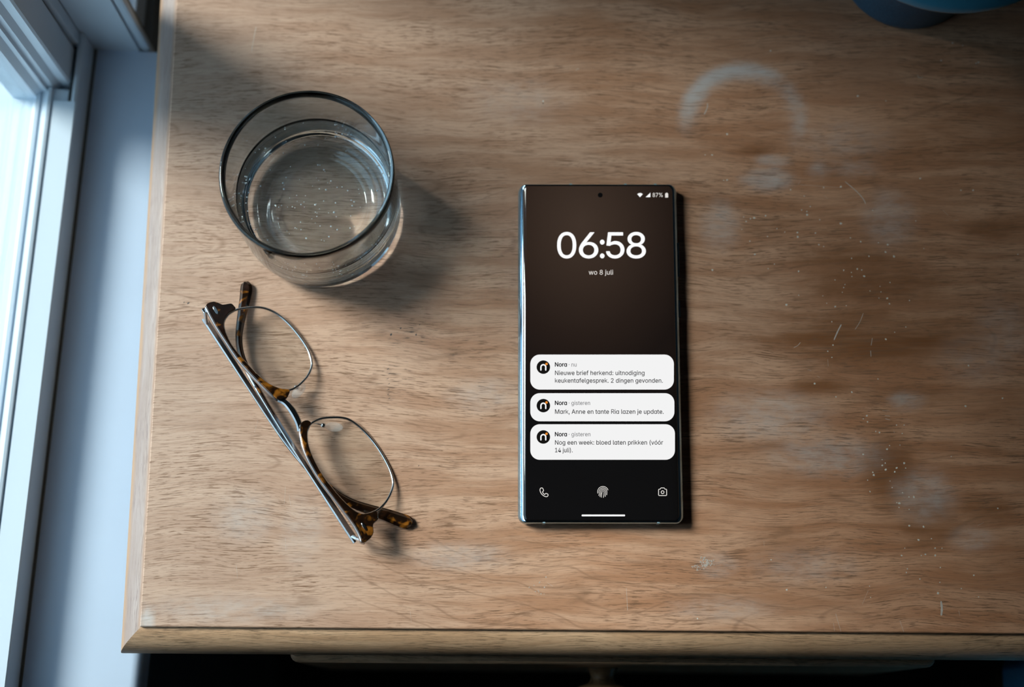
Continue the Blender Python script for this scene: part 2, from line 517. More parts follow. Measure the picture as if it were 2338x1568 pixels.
# reveal lining and casing on the far side
mesh('reveal_board', *wbox(-0.2, 7, -1.8, 24.4, SILL - 10, HEAD), M['paint'], win)
mesh('casing_bead', *wprof([(24.2, SILL - 20), (30, SILL - 20), (30, HEAD), (24.2, HEAD)], 1.0, 5.5), M['paint'], win, bevel=1.5)
mesh('casing_board', *wbox(6.0, 10.8, 24, 27.5, SILL - 20, HEAD), M['wall'], win, bevel=0.8)  # casing takes the dark plaster, its shade painted in
mesh('reveal_board', *wbox(SN - 7, SN + 0.2, -1.8, 24.4, SILL - 10, HEAD), M['paint'], win)
# sash: stiles, rails, stepped glazing beads
sash_prof = [(-4.0, -36), (-4.0, -25), (-9.0, -25)]
def stile(s_out, s_in):
    """upright of the sash with stepped beads towards the pane; s_in is the pane side"""
    d = 1 if s_in > s_out else -1
    pr = [(s_out, -34), (s_out, -4), (s_in - d * 9, -4), (s_in - d * 8.0, -5.0), (s_in - d * 8.0, -9.5), (s_in - d * 5.2, -12.0), (s_in - d * 5.2, -15.0),
          (s_in - d * 3.2, -15.4), (s_in - d * 3.2, -18), (s_in, -21), (s_in, -34)]
    n = len(pr)
    V = [wp(s, t, -35) for s, t in pr] + [wp(s, t, HEAD - 12) for s, t in pr]
    return V, [tuple(range(n)), tuple(range(2 * n - 1, n - 1, -1))] + [(k, (k + 1) % n, n + (k + 1) % n, n + k) for k in range(n)]
mesh('sash_stile', *stile(-9.0, -36.0), M['paint'], win)
mesh('sash_stile', *stile(SN + 9.0, SN + 36.0), M['paint'], win)
mesh('sash_rail', *wprof([(-2.2, -35), (-2.2, -31.0), (-11.6, -29.2), (-12.2, -26.8), (-13.6, -26.4), (-14.8, -29.0), (-18.4, -31.0), (-18.8, -29.4),
                          (-20.6, -29.2), (-21.4, -32.5), (-23.0, -33.0), (-34, -33.0), (-34, -35)], SN + 9, -31.5), M['paint'], win)
mesh('sash_rail', *wbox(SN + 9, -9, -34, -4, HEAD - 50, HEAD - 12.5), M['paint'], win, bevel=1.0)
mesh('sill_bead', *wprof([(-11.4, -35.8), (-11.4, -28.3), (-10.6, -27.8), (0.2, -27.8), (0.9, -28.6), (0.9, -31.5), (-1.6, -31.5), (-1.6, -35.8)], SN + 9, -38.5), M['paint'], win, label='flat white bead along the foot of the sash')
mesh('pane', *wbox(SN + 35, -35, -26, -23, -34, HEAD - 48), M['pane'], win)
mesh('outer_sill', *wprof([(-52, -40), (-52, -60), (-190, -84), (-190, -62)], SN - 20, 20), M['ledge'], win, label='sloping white ledge outside the pane')


added_win = thing('added_window', 'unseen white window opening, added to light the upper table top', 'window', wp((S2 + S3) / 2, 0, SILL), kind='structure')  # out of view, put in for its light on the table
mesh('sill_board', *wbox(S2 + 0.2, S3 - 0.2, -30, 20, SILL - 20, SILL), M['sill_paint'], added_win, bevel=1.0)
mesh('bottom_rail', *wbox(S2, S3, -44, 0.5, SILL - 4, -28), M['paint'], added_win, bevel=0.8)
mesh('head_rail', *wbox(S2, S3, -44, 0.5, HEAD - 14, HEAD), M['paint'], added_win, bevel=0.8)
mesh('frame_post', *wbox(S2, S2 + 2.5, -44, 0.5, SILL, HEAD), M['paint'], added_win, bevel=0.8)
mesh('frame_post', *wbox(S3 - 10, S3, -44, 0.5, SILL, HEAD), M['paint'], added_win, bevel=0.8)
mesh('pane', *wbox(S2 + 2, S3 - 8, -26, -23, -30, HEAD - 12), M['pane'], added_win)

def portal(name, s0, s1):
    """marks a window opening for the sky light"""
    d = bpy.data.lights.new(name, 'AREA')
    d.shape = 'RECTANGLE'
    d.size = (s1 - s0) * MM; d.size_y = (HEAD - SILL) * MM
    d.cycles.is_portal = True
    o = bpy.data.objects.new(name, d)
    C.objects.link(o)
    c = wp((s0 + s1) / 2, -60, (HEAD + SILL) / 2)
    o.location = (c[0] * MM, c[1] * MM, (c[2] + Z0) * MM)
    pd = Vector((math.cos(WA), -math.sin(WA), 0))
    o.rotation_euler = Matrix((Vector((0, 0, 1)).cross(pd) * -1, Vector((0, 0, 1)), -pd)).transposed().to_euler()
portal('window_portal', SN, 0)
portal('window_portal', S2, S3)  # sky light through the added opening

# ---------------------------------------------------------------- nightstand
TW, TD = 440.0, 420.0
ns = thing('nightstand', 'worn wooden nightstand with a moulded edge and one drawer', 'nightstand', (TW / 2, TD / 2, -Z0))
VARNISH = ((1985, 770, 260, 70, 1.0), (1870, 885, 70, 26, 0.9), (2060, 905, 120, 24, 0.7), (2030, 1075, 62, 105, 1.0), (2120, 1190, 75, 60, 0.9), (2010, 650, 190, 50, 0.75),
           (1930, 590, 150, 24, 0.8), (1745, 510, 75, 26, 0.5), (2245, 1165, 80, 34, 0.8), (2270, 525, 70, 26, 0.6), (1770, 1020, 50, 16, 0.25), (2290, 980, 70, 60, 0.35),
           (1790, 1240, 90, 40, 0.35), (2100, 330, 200, 60, 0.35), (1720, 344, 58, 9, 0.9))
HAZE = ((1752, 410, 58, 26, 0.62), (1765, 368, 40, 16, 0.42), (1870, 388, 26, 22, 0.30), (1645, 515, 45, 60, 0.34), (1950, 385, 60, 22, 0.22), (2030, 500, 60, 70, 0.28),
        (1930, 320, 120, 50, 0.16), (1760, 950, 130, 60, 0.30), (1890, 1040, 130, 46, 0.34), (2070, 915, 40, 20, 0.40), (2110, 1130, 70, 60, 0.34), (2220, 1230, 50, 26, 0.30),
        (1640, 1290, 46, 30, 0.22), (2290, 760, 60, 80, 0.18), (1840, 1290, 120, 40, 0.20), (1100, 900, 80, 40, 0.22), (1050, 1270, 110, 30, 0.30), (520, 1390, 200, 30, 0.26),
        (560, 1180, 70, 60, 0.24), (690, 1210, 50, 80, 0.20), (335, 1420, 16, 34, 0.8), (1650, 1390, 120, 26, 0.22), (1180, 230, 120, 60, 0.16), (2230, 820, 90, 60, 0.14))
GRIME = ((930, 760, 90, 36, 1.0), (900, 870, 60, 60, 0.7), (1150, 140, 160, 60, 0.35), (1050, 800, 70, 40, 0.5), (600, 300, 120, 200, 0.25))
def smooth(a, b, v):
    t = max(0.0, min(1.0, (v - a) / (b - a))); return t * t * (3 - 2 * t)
def stains(lst, x, y, soft):
    best = 0.0
    for cx_, cy_, rx_, ry_, a_ in lst:
        d = math.hypot((x - cx_) / rx_, (y - cy_) / ry_)
        if d < 1.0 + soft: best = max(best, a_ * (1.0 - smooth(1.0 - soft, 1.0 + soft * 0.6, d)))
    return best
def to_table(lst):
    out = []
    for px, py, rx, ry, a in lst:
        c = at(px, py, 0.0); out.append((c.x, c.y, rx / 4.72, ry / 4.72, a))
    return out
VARNISH, HAZE, GRIME = to_table(VARNISH), to_table(HAZE), to_table(GRIME)
RC = at(1697, 272, 0.0)
def wear_at(x, y):
    """varnish left, white haze, grime at a point of the top (mm)"""
    dx, dy = x - RC.x, y - RC.y
    rd = math.hypot(dx, dy * 1.06)
    band = smooth(19.0, 27.5, rd) * (1 - smooth(28.0, 34.0, rd))
    ring = band * max(0.95 * smooth(0.0, 24.0, dy * 0.9 - dx * 0.42), 0.40 * smooth(14.0, 30.0, dx + dy * 0.35))
    return (stains(VARNISH, x, y, 0.6), max(ring, stains(HAZE, x, y, 0.7)), stains(GRIME, x, y, 0.9))
gx = [0.0, 0.45] + [2.5 * k for k in range(1, 176)] + [TW - 0.45, TW]
gy = [0.0, 0.45] + [2.5 * k for k in range(1, 168)] + [TD - 0.45, TD]
V, F, cols = [], [], []
for j, yy in enumerate(gy):
    for i, xx in enumerate(gx):
        rim_ = i in (0, len(gx) - 1) or j in (0, len(gy) - 1)
        V.append((xx, yy, -0.4 if rim_ else 0.0)); cols.append(wear_at(xx, yy))
nx_ = len(gx)
F = [(j * nx_ + i, j * nx_ + i + 1, (j + 1) * nx_ + i + 1, (j + 1) * nx_ + i) for j in range(len(gy) - 1) for i in range(nx_ - 1)]
bord = [i for i in range(nx_)] + [j * nx_ + nx_ - 1 for j in range(1, len(gy))] + [(len(gy) - 1) * nx_ + i for i in range(nx_ - 2, -1, -1)] + [j * nx_ for j in range(len(gy) - 2, 0, -1)]
b0 = len(V)
for q in bord: V.append((V[q][0], V[q][1], -6.0)); cols.append((0, 0, 0))
F += [(bord[k], b0 + k, b0 + (k + 1) % len(bord), bord[(k + 1) % len(bord)]) for k in range(len(bord))] + [tuple(range(b0 + len(bord) - 1, b0 - 1, -1))]
top = mesh('table_top', V, F, M['wood_top'], ns, label='scratched, water stained wooden top')
def growth_at(x, y):
    """cathedral growth lines sweeping down to the right along the front of the board: line phase and strength"""
    t = x - 90.0
    drop = 62.0 * (1 - math.exp(-max(0.0, t) / 150.0)) + (0.10 * t if t < 0 else 0.0)
    m = smooth(60.0, 130.0, x) * (1 - 0.75 * smooth(290.0, 380.0, x)) * (1 - smooth(34.0, 52.0, y + 0.10 * (x - 140.0)))
    q = smooth(-10, 40, x) * (1 - smooth(70, 110, x)) * smooth(150, 175, y) * (1 - smooth(225, 260, y)) * 0.45      # a bend behind the tumbler
    return ((y + drop) / 10.5, max(m, 0.0)) if m >= q else ((y - 0.004 * (x - 30.0) ** 2) / 17.0, q)
gc = top.data.color_attributes.new('growth', 'FLOAT_COLOR', 'POINT')
for i, v in enumerate(V):
    g_ = growth_at(v[0], v[1]); gc.data[i].color = (g_[0] + 8.0, g_[1], 0.0, 1.0)
ca = top.data.color_attributes.new('wear', 'FLOAT_COLOR', 'POINT')
for i, c in enumerate(cols): ca.data[i].color = (c[0], c[1], c[2], 1.0)
# moulding: outline (distance out from the top's edge, height)
mould = [(-1.0, -2.6), (0.6, -2.6), (1.5, -2.65), (3.2, -3.2), (5.2, -4.4), (7.2, -6.0), (9.0, -8.2), (10.4, -10.8), (11.3, -13.6), (11.6, -16.4), (11.3, -19.0),
         (10.4, -20.6), (8.6, -21.6), (-1.0, -21.6)]
def moulding(kind):
    V = []
    n = len(mould)
    for e in (0, 1):
        for o, z in mould:
            if kind == 'front': p = (-o if e == 0 else TW + o, -o, z)
            elif kind == 'back': p = (-o if e == 0 else TW + o, TD + o, z)
            elif kind == 'left': p = (-o, -o if e == 0 else TD + o, z)
            else: p = (TW + o, -o if e == 0 else TD + o, z)
            V.append(p)
    return V, [tuple(range(n)), tuple(range(2 * n - 1, n - 1, -1))] + [(k, (k + 1) % n, n + (k + 1) % n, n + k) for k in range(n)]
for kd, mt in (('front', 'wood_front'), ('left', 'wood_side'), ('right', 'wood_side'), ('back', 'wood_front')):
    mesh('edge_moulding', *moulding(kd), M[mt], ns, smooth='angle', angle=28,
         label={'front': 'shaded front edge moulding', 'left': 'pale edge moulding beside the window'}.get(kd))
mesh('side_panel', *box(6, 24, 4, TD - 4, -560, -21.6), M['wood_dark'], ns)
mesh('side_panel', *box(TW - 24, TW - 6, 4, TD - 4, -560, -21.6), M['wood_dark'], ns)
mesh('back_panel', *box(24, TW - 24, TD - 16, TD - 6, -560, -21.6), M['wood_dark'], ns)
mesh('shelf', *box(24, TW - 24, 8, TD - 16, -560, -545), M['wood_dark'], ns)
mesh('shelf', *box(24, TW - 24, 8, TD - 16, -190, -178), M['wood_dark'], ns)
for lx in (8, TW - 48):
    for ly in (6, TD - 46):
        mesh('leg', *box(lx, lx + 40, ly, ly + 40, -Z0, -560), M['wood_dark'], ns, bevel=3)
dr = mesh('drawer_front', *box(66, 373, -14.8, 6, -176, -25), M['wood_front'], ns, bevel=4.0, segs=4, smooth='angle', label='drawer front with a rounded lip')
kp = [(0, 0), (8.2, 0), (7.4, 1.6), (6.4, 3.6), (5.9, 5.6), (6.2, 7.2), (7.6, 8.6), (10.5, 9.4), (13.6, 10.6), (15.8, 13.0), (16.4, 16.5), (15.2, 20.5), (11.4, 24.0), (6.0, 26.0), (0, 26.6)]
kv, kf = lathe(kp, 40)
mesh('knob', [(217.0 + v[0], -14.2 - v[2], -74.0 + v[1]) for v in kv], kf, M['wood_knob'], dr, smooth=True, label='turned wooden knob')
# paint flecks, scratches and ink marks on the top: flat wear with its own thickness, too small to count
def c6(l): return [(1500 + a / 2.5286, 80 + b / 2.5286) for a, b in l]
def c7(l): return [(1500 + a / 2.0907, 700 + b / 2.0907) for a, b in l]
specks = c6([(655,90),(1160,352),(1322,380),(1640,146),(1842,163),(1855,158),(1765,60),(318,692),(278,692),(405,572),(405,836),(385,838),(772,893),(962,880),(1062,876),(850,930),
 (866,1018),(868,1038),(835,1010),(885,990),(500,1050),(540,1060),(562,1055),(627,1043),(515,1075),(490,1122),(692,1117),(738,1137),(638,1162),(811,1140),(812,1165),(915,1143),
 (1062,1088),(940,1066),(536,1190),(565,1265),(935,1210),(962,1220),(1117,1170),(1176,1192),(1278,1198),(1332,1210),(1320,1253),(1368,1277),(1224,1277),(1123,1288),(320,1355),
 (678,1322),(642,1348),(818,1364),(1078,1358),(1122,1370),(1156,1350),(1182,1356),(1126,1393),(1196,1392),(1028,1413),(1085,1440),(1345,1428),(1288,1450),(1078,1457),(1230,1477),
 (1070,1485),(1293,1483),(818,1502),(1282,1518),(1330,1520),(1458,1532),(958,1505),(980,1548),(1092,1562),(748,1557),(1342,1550),(1540,1232),(1495,1073),(1245,1012),(1520,828),
 (1755,895),(1825,896),(2083,1265)]) + \
 c7([(835,72),(850,0),(1093,155),(1135,122),(840,183),(815,213),(835,242),(753,367),(930,408),(855,430),(1188,97),(1055,345),(985,535),(1003,520),(1005,550),(1144,565),(1160,660),
 (1110,663),(1097,680),(1180,565),(1170,605),(985,705),(1045,595),(1062,600),(1075,730),(1075,757),(1090,747),(1092,778),(1145,770),(1180,747),(1187,770),(1030,790),(1005,828),
 (1035,803),(1113,832),(1123,863),(1135,788),(1172,888),(1203,908),(1226,908),(1017,882),(1145,935),(1157,938),(1155,958),(1203,967),(1205,1045),(1272,1050),(1248,1113),(1310,1107),
 (1183,1152),(1168,1187),(1262,1187),(1282,1182),(1328,1152),(1328,1187),(1360,1152),(1353,1245),(1195,1250),(1190,1268),(1255,1300),(1350,1315),(1342,1367),(807,1340),(1015,1333),
 (1020,1387),(1453,1345),(1535,1385),(1513,1282),(545,1208),(620,1350),(193,1488),(1627,963),(1487,281),(1404,715),(1650,437),(1473,475)]) + [(1316, 159), (1320, 157), (1240, 231), (2175, 98)]
rng = random.Random(5)
V, F = [], []
def fleck(px, py, r):
    c = at(px, py, 0.0)
    n = 6; b = len(V); a0 = rng.random() * 6
    for k in range(n):
        rr = r * (0.7 + 0.6 * rng.random())
        V.append((c.x + rr * math.cos(a0 + k * 1.047), c.y + rr * math.sin(a0 + k * 1.047), 0.005))
    V.append((c.x, c.y, 0.09))
    for k in range(n): F.append((b + k, b + (k + 1) % n, b + n))
for q in specks: fleck(q[0], q[1], 0.27 + 0.32 * rng.random() ** 2)
o = mesh('paint_flecks', V, F, M['speck'], ns, label='tiny white paint flecks'); o['kind'] = 'stuff'
V, F = [], []
for k in range(60): fleck(1611 + rng.gauss(0, 8), 1284 + rng.gauss(0, 7), 0.16 + 0.30 * rng.random())
for k in range(18): fleck(1592 + rng.gauss(0, 6), 1295 + rng.gauss(0, 4), 0.14 + 0.2 * rng.random())
for k in range(14): fleck(1232 + rng.gauss(0, 10), 1340 + rng.gauss(0, 12), 0.14 + 0.2 * rng.random())
o = mesh('paint_flecks', V, F, M['chalk'], ns, label='greyish spattered paint spot'); o['kind'] = 'stuff'

strokes = [c6([(1085,845),(1150,900),(1190,945),(1205,975)]), c6([(292,393),(290,420),(272,460)]), c6([(830,865),(1060,880)]), c6([(965,925),(985,945)]), c6([(1650,1010),(1680,1040)]),
 c6([(1715,1070),(1742,1070)]), c6([(828,838),(815,865)]), c6([(1505,230),(1512,246),(1537,244)]), c7([(880,85),(862,120),(845,160)]), c7([(685,170),(672,185),(652,196)]), c7([(720,300),(737,305)]),
 c7([(762,330),(777,337)]), c7([(657,525),(645,543)]), c7([(1075,495),(1110,497)]), c7([(1088,520),(1112,522)]), c7([(1090,535),(1112,540)]), c7([(853,1465),(878,1550)]), c7([(843,1510),(847,1548)]),
 c7([(1160,1500),(1178,1552)]), c7([(1356,1405),(1360,1440),(1357,1475)]), c7([(1560,1030),(1530,1045)]), c7([(510,1118),(512,1142)]), c7([(985,30),(970,70),(945,110)]), c7([(1028,150),(1022,185)]),
 c7([(1020,210),(1022,238)]), c7([(1440,1450),(1446,1476)]), c7([(815,250),(818,285)]), c7([(1130,590),(1133,603)]), c7([(1008,1355),(980,1420)]), [(589,959),(581,987)], [(652,1110),(649,1150)], [(660,1130),(664,1155)],
 [(652,1228),(653,1257)], [(1430,1342),(1433,1393)], [(937,1395),(939,1420)], [(585,60),(578,95),(574,120)], [(540,1290),(542,1320)], [(1250,1330),(1262,1338)]]
wide = {0: 0.38, 1: 0.42, 8: 0.55, 14: 0.45, 15: 0.5, 18: 0.3, 19: 0.9, 16: 0.32, 33: 0.35, 23: 0.6, 24: 0.7}
V, F = [], []
for i, st in enumerate(strokes):
    P = [at(a, b, 0.0) for a, b in st]
    P = spline([(p.x, p.y) for p in P], 6) if len(P) > 2 else [Vector((p.x, p.y)) for p in P]
    w = wide.get(i, 0.22); n = len(P)
    for k, p in enumerate(P):
        t = (P[min(n - 1, k + 1)] - P[max(0, k - 1)]).normalized()
        nn = Vector((-t.y, t.x))
        e = w * (0.5 if 0 < k < n - 1 else 0.2) * (0.8 + 0.4 * rng.random())
        b = len(V)
        V += [(p.x + nn.x * e, p.y + nn.y * e, 0.01), (p.x, p.y, 0.05), (p.x - nn.x * e, p.y - nn.y * e, 0.01)]
        if k: F += [(b - 3, b - 2, b + 1, b), (b - 2, b - 1, b + 2, b + 1)]
o = mesh('scratches', V, F, M['scratch'], ns, label='fine pale scratches'); o['kind'] = 'stuff'
V, F = [], []
for px, py, w, h in ((893, 764, 1.0, 1.2), (950, 764, 0.6, 1.1), (915, 749, 0.9, 0.7), (958, 741, 0.6, 0.5), (886, 842, 1.2, 0.35), (889, 853, 1.0, 0.3), (885, 864, 1.3, 0.3), (888, 876, 1.0, 0.35), (887, 889, 1.2, 0.3),
                     (886, 900, 0.9, 0.35), (889, 909, 1.0, 0.3), (430, 692, 1.2, 0.8), (420, 690, 0.5, 0.6), (1240, 236, 0.7, 0.7), (956, 1063, 0.6, 0.6), (1698, 242, 0.8, 0.4), (780, 1064, 0.3, 0.3)):
    c = at(px, py, 0.0); b = len(V); n = 7
    for k in range(n):
        rr = 0.75 + 0.45 * rng.random()
        V.append((c.x + w * 0.5 * rr * math.cos(k * 0.898), c.y + h * 0.5 * rr * math.sin(k * 0.898) + 0.25 * w * math.cos(k * 0.898), 0.012))
    F.append(tuple(range(b, b + n)))
o = mesh('ink_marks', V, F, M['ink'], ns, label='small dark ink and dirt marks'); o['kind'] = 'stuff'
# chips of white paint on the front moulding
V, F = [], []
for (ax, ay), (bx, by), w in (((1204, 1485), (1230, 1488), 1.0), ((1248, 1490), (1255, 1486), 1.1), ((1457, 1463), (1469, 1472), 0.5)):
    for k in range(5):
        t = k / 4
        px, py = ax + (bx - ax) * t, ay + (by - ay) * t
        z = -17.5 if py > 1480 else -8.0
        c = at(px, py, z); e = w * (0.15 + 0.35 * math.sin(math.pi * t)); b = len(V)
        yy = -12.0 if py > 1480 else c.y - 0.25
        V += [(c.x, yy, z + e + 0.6), (c.x + 0.1, yy, z - e + 0.6)] if py > 1480 else [(c.x, c.y + e, z + e * 0.9 + 0.9), (c.x, c.y - e, z - e * 0.9 + 0.9)]
        if k: F.append((b - 2, b - 1, b + 1, b))
o = mesh('paint_chips', V, F, M['speck'], ns, label='white paint chips on the front moulding'); o['kind'] = 'stuff'

# ---------------------------------------------------------------- tumbler with water
GX, GY = 77.42, 199.41
tum = thing('drinking_glass', 'clear straight tumbler half full of sparkling water', 'glass', (GX, GY, 0))
H = 61.95
outer = [(0, 1.6), (22, 1.4), (27, 1.0), (29.6, 0.35), (31.2, 0.12), (33.0, 0.3), (35.2, 1.1), (37.0, 2.7), (38.2, 5.0), (38.9, 8.2), (39.2, 12.5)]
outer += [(39.2 + 0.55 * k / 10, 12.5 + (H - 14.0) * k / 10) for k in range(1, 11)]
rim = [(39.72, H - 1.1), (39.5, H - 0.45), (39.0, H - 0.08), (38.5, H), (38.0, H - 0.1), (37.55, H - 0.5), (37.35, H - 1.3)]
inner = [(37.35 - 0.5 * k / 8, H - 1.3 - (H - 31.3) * k / 8) for k in range(1, 9)]
inner += [(36.8, 28.6), (36.4, 28.0), (36.7, 27.2), (36.65, 25.4), (36.2, 24.8), (36.4, 24.0)]
inner += [(35.7, 22.0), (35.3, 19.8), (34.6, 18.4), (34.1, 17.9), (33.6, 16.2), (32.4, 14.6), (31.0, 13.7), (30.3, 13.3), (29.4, 12.0), (27.8, 11.0), (26.2, 10.5), (25.2, 10.3), (24.2, 9.5), (23.0, 8.9), (22.0, 8.75), (18, 8.6), (10, 8.4), (0, 8.3)]
gv, gf = lathe([(r, z) for r, z in outer] + rim + inner, 128, GX, GY)
gb = mesh('tumbler_body', gv, gf, M['glass'], tum, smooth=True)
WL = 31.5
def inner_r(z):
    pts = sorted([(q[1], q[0]) for q in inner if q[0] > 21.5])
    for (a, ra), (b, rb) in zip(pts, pts[1:]):
        if a <= z <= b: return ra + (rb - ra) * (z - a) / (b - a)
    return pts[-1][1]
wprf = [(0, 8.3 - 0.12)] + [(r + 0.12, z - 0.12) for r, z in reversed(inner[:-1]) if z < WL]
wprf += [(inner_r(WL) + 0.15, WL + 1.1), (inner_r(WL) - 0.35, WL + 0.55), (inner_r(WL) - 1.0, WL + 0.2), (inner_r(WL) - 2.2, WL), (20, WL), (0, WL)]
wv, wf = lathe(wprf, 128, GX, GY)
wat = mesh('water', wv, wf, M['water'], tum, smooth=True, label='clear water with bubbles')
V, F = [], []
def bubble(x, y, z, r):
    b = len(V); n = 6
    V.append((x, y, z + r))
    for a in (0.8, 0.0, -0.8):
        for k in range(n):
            V.append((x + r * math.cos(a) * math.cos(k * 1.047), y + r * math.cos(a) * math.sin(k * 1.047), z + r * math.sin(a)))
    V.append((x, y, z - r))
    for k in range(n):
        k2 = (k + 1) % n
        F.append((b, b + 1 + k, b + 1 + k2))
        for q in (0, 1): F.append((b + 1 + q * n + k, b + 1 + (q + 1) * n + k, b + 1 + (q + 1) * n + k2, b + 1 + q * n + k2))
        F.append((b + 1 + 2 * n + k, b + 19, b + 1 + 2 * n + k2))
rng = random.Random(11)
for k in range(120):          # clinging to the wall
    a = rng.random() * 2 * math.pi; z = 12.0 + (WL - 13.0) * rng.random()
    r = 0.22 + 0.30 * rng.random() ** 2
    rr = inner_r(z) - r * 1.2
    bubble(GX + rr * math.cos(a), GY + rr * math.sin(a), z, r)
for k in range(60):           # on the bottom
    a = rng.random() * 2 * math.pi; q = 21.0 * rng.random() ** 0.6; r = 0.22 + 0.34 * rng.random() ** 2
    bubble(GX + q * math.cos(a), GY + q * math.sin(a), 8.35 + q * q / 1200 + r * 1.2, r)
for k in range(16):           # on the surface
    a = rng.random() * 2 * math.pi; q = 33.5 * rng.random() ** 0.5; r = 0.20 + 0.25 * rng.random() ** 2
    bubble(GX + q * math.cos(a), GY + q * math.sin(a), WL - r * 1.1, r)
o = mesh('bubbles', V, F, M['bubble'], wat, smooth=True, label='tiny air bubbles, their glint painted white'); o['kind'] = 'stuff'

# ---------------------------------------------------------------- mobile phone
PHX, PHY, PHR = 212.042, 130.864, 0.00653
ph = thing('mobile_phone', 'black phone with lit lock screen and three message cards on the table', 'phone', (PHX, PHY, 0))
PT = 8.0          # height of the flat display, mm
def pw(x, y, z):
    c, s = math.cos(PHR), math.sin(PHR)
    return (PHX + c * x - s * y, PHY + s * x + c * y, z)
def loop(hx, hy, r, ix, iy, zs, ze, n=10):
    """rounded outline inset by ix at the long sides and iy at the ends; height zs at the sides, ze at the ends"""
    P = []
    for q, (sx, sy) in enumerate(((1, 1), (-1, 1), (-1, -1), (1, -1))):
        for k in range(n + 1):
            a = math.pi / 2 * (q + k / n)
            nx, ny = math.cos(a), math.sin(a)
            x = sx * (hx - r) + r * nx - ix * (1 if nx > 0 else -1) * min(1, abs(nx) ** 0.6 + (0 if abs(nx) < 1e-6 else 0))
            y = sy * (hy - r) + r * ny - iy * (1 if ny > 0 else -1) * min(1, abs(ny) ** 0.6)
            w = nx * nx
            P.append(pw(x, y, zs * w + ze * (1 - w)))
    return P
def skin(loops, cap0=True, cap1=True):
    V, F = [], []
    m = len(loops[0])
    for L in loops: V += L
    for i in range(len(loops) - 1):
        for k in range(m):
            F.append((i * m + k, i * m + (k + 1) % m, (i + 1) * m + (k + 1) % m, (i + 1) * m + k))
    if cap0: F.append(tuple(range(m - 1, -1, -1)))
    if cap1: F.append(tuple((len(loops) - 1) * m + k for k in range(m)))
    return V, F
hx, hy = 38.6, 82.4
mesh('back_shell', *skin([loop(hx, hy, 3.9, 4.0, 1.6, 0.15, 0.15), loop(hx, hy, 3.9, 2.0, 0.8, 0.7, 0.4), loop(hx, hy, 3.9, 0.7, 0.2, 1.9, 0.8), loop(hx, hy, 3.9, 0.25, 0.1, 2.9, 1.2)]), M['phone_back'], ph, smooth='angle')
mesh('metal_frame', *skin([loop(hx, hy, 3.9, *q) for q in ((0.3, 0.15, 2.8, 1.1), (0.05, 0.0, 3.0, 1.6), (0.0, 0.0, 3.6, 4.0), (0.10, 0.0, 4.3, 6.6), (0.38, 0.3, 5.0, 7.4), (0.85, 0.6, 5.75, 7.7),
                           (1.45, 0.9, 6.4, 7.78), (2.1, 1.1, 6.9, 7.75), (2.5, 1.3, 7.05, 7.6), (2.65, 1.45, 6.8, 7.2))], False, False), M['phone_metal'], ph, smooth='angle', angle=50, label='blue glinting metal frame')
def screen_mat():
    m, nt, b = new_mat('lock_screen')
    x, y, z = coords(nt)
    cx, cyy = -9.0, 62.0
    d = (((x - cx) / 58.0).pow(2.0) + ((y - cyy) / 78.0).pow(2.0)).sqrt()
    r = nt.nodes.new('ShaderNodeValToRGB')
    nt.links.new(d.s, r.inputs[0])
    el = r.color_ramp.elements
    el[0].position = 0.0; el[0].color = (*srgb(62, 49, 40), 1)
    el[1].position = 1.0; el[1].color = (*srgb(23, 16, 12), 1)
    for p_, c_ in ((0.35, (52, 40, 32)), (0.7, (37, 27, 21)), (1.45 / 2, (36, 26, 20))):
        e = el.new(p_); e.color = (*srgb(*c_), 1)
    f = y.step(-6.0, -38.0)
    c = mix(nt, f, X(nt, r.outputs[0]), srgb(9, 8, 7))
    nt.links.new(c.s, b.inputs['Emission Color'])
    setp(b, color=(0.003, 0.003, 0.004), rough=0.03, spec=0.75, estr=1.0)
    return m
M['screen'] = screen_mat()
mesh('display', *skin([loop(hx, hy, 3.9, *q) for q in ((2.4, 1.2, 7.02, 7.62), (2.55, 1.3, 7.22, 7.75), (3.0, 1.4, 7.5, 7.86), (3.7, 1.55, 7.75, 7.94), (4.6, 1.7, 7.92, 7.98), (5.6, 1.8, PT, PT))],
                       False, True), M['screen'], ph, smooth='angle', angle=60, label='curved edge display with a dark brown wallpaper')
def pbox(x0, x1, y0, y1, z0, z1):
    v, f = box(x0, x1, y0, y1, z0, z1); return [pw(*q) for q in v], f
mesh('side_button', *pbox(38.3, 39.15, 36.5, 53.5, 3.1, 4.6), M['phone_metal'], ph, bevel=0.25)
mesh('side_button', *pbox(38.3, 39.15, 16.5, 25.0, 3.1, 4.6), M['phone_metal'], ph, bevel=0.25)
for bx, by in ((-26.5, -82.4), (26.5, -82.4), (-13.0, 82.4), (13.5, 82.4), (28.0, 82.4)):
    s_ = 1 if by > 0 else -1
    mesh('antenna_band', *pbox(bx - 0.6, bx + 0.6, by - 0.3 * s_ if s_ < 0 else by - 0.5, by + 0.08 if s_ > 0 else by + 0.3, 1.4, 7.3) if False else pbox(bx - 0.6, bx + 0.6, min(by, by + s_ * 0.06) - (0.9 if s_ > 0 else 0), max(by, by + s_ * 0.06) + (0.9 if s_ < 0 else 0), 1.6, 7.66), M['antenna'], ph)
ZT = PT + 0.03
def pl(px, py):
    """phone-plane coordinates (x, y) of a pixel"""
    q = at(px, py, PT) - Vector((PHX, PHY, PT))
    c, s = math.cos(-PHR), math.sin(-PHR)
    return (c * q.x - s * q.y, s * q.x + c * q.y)
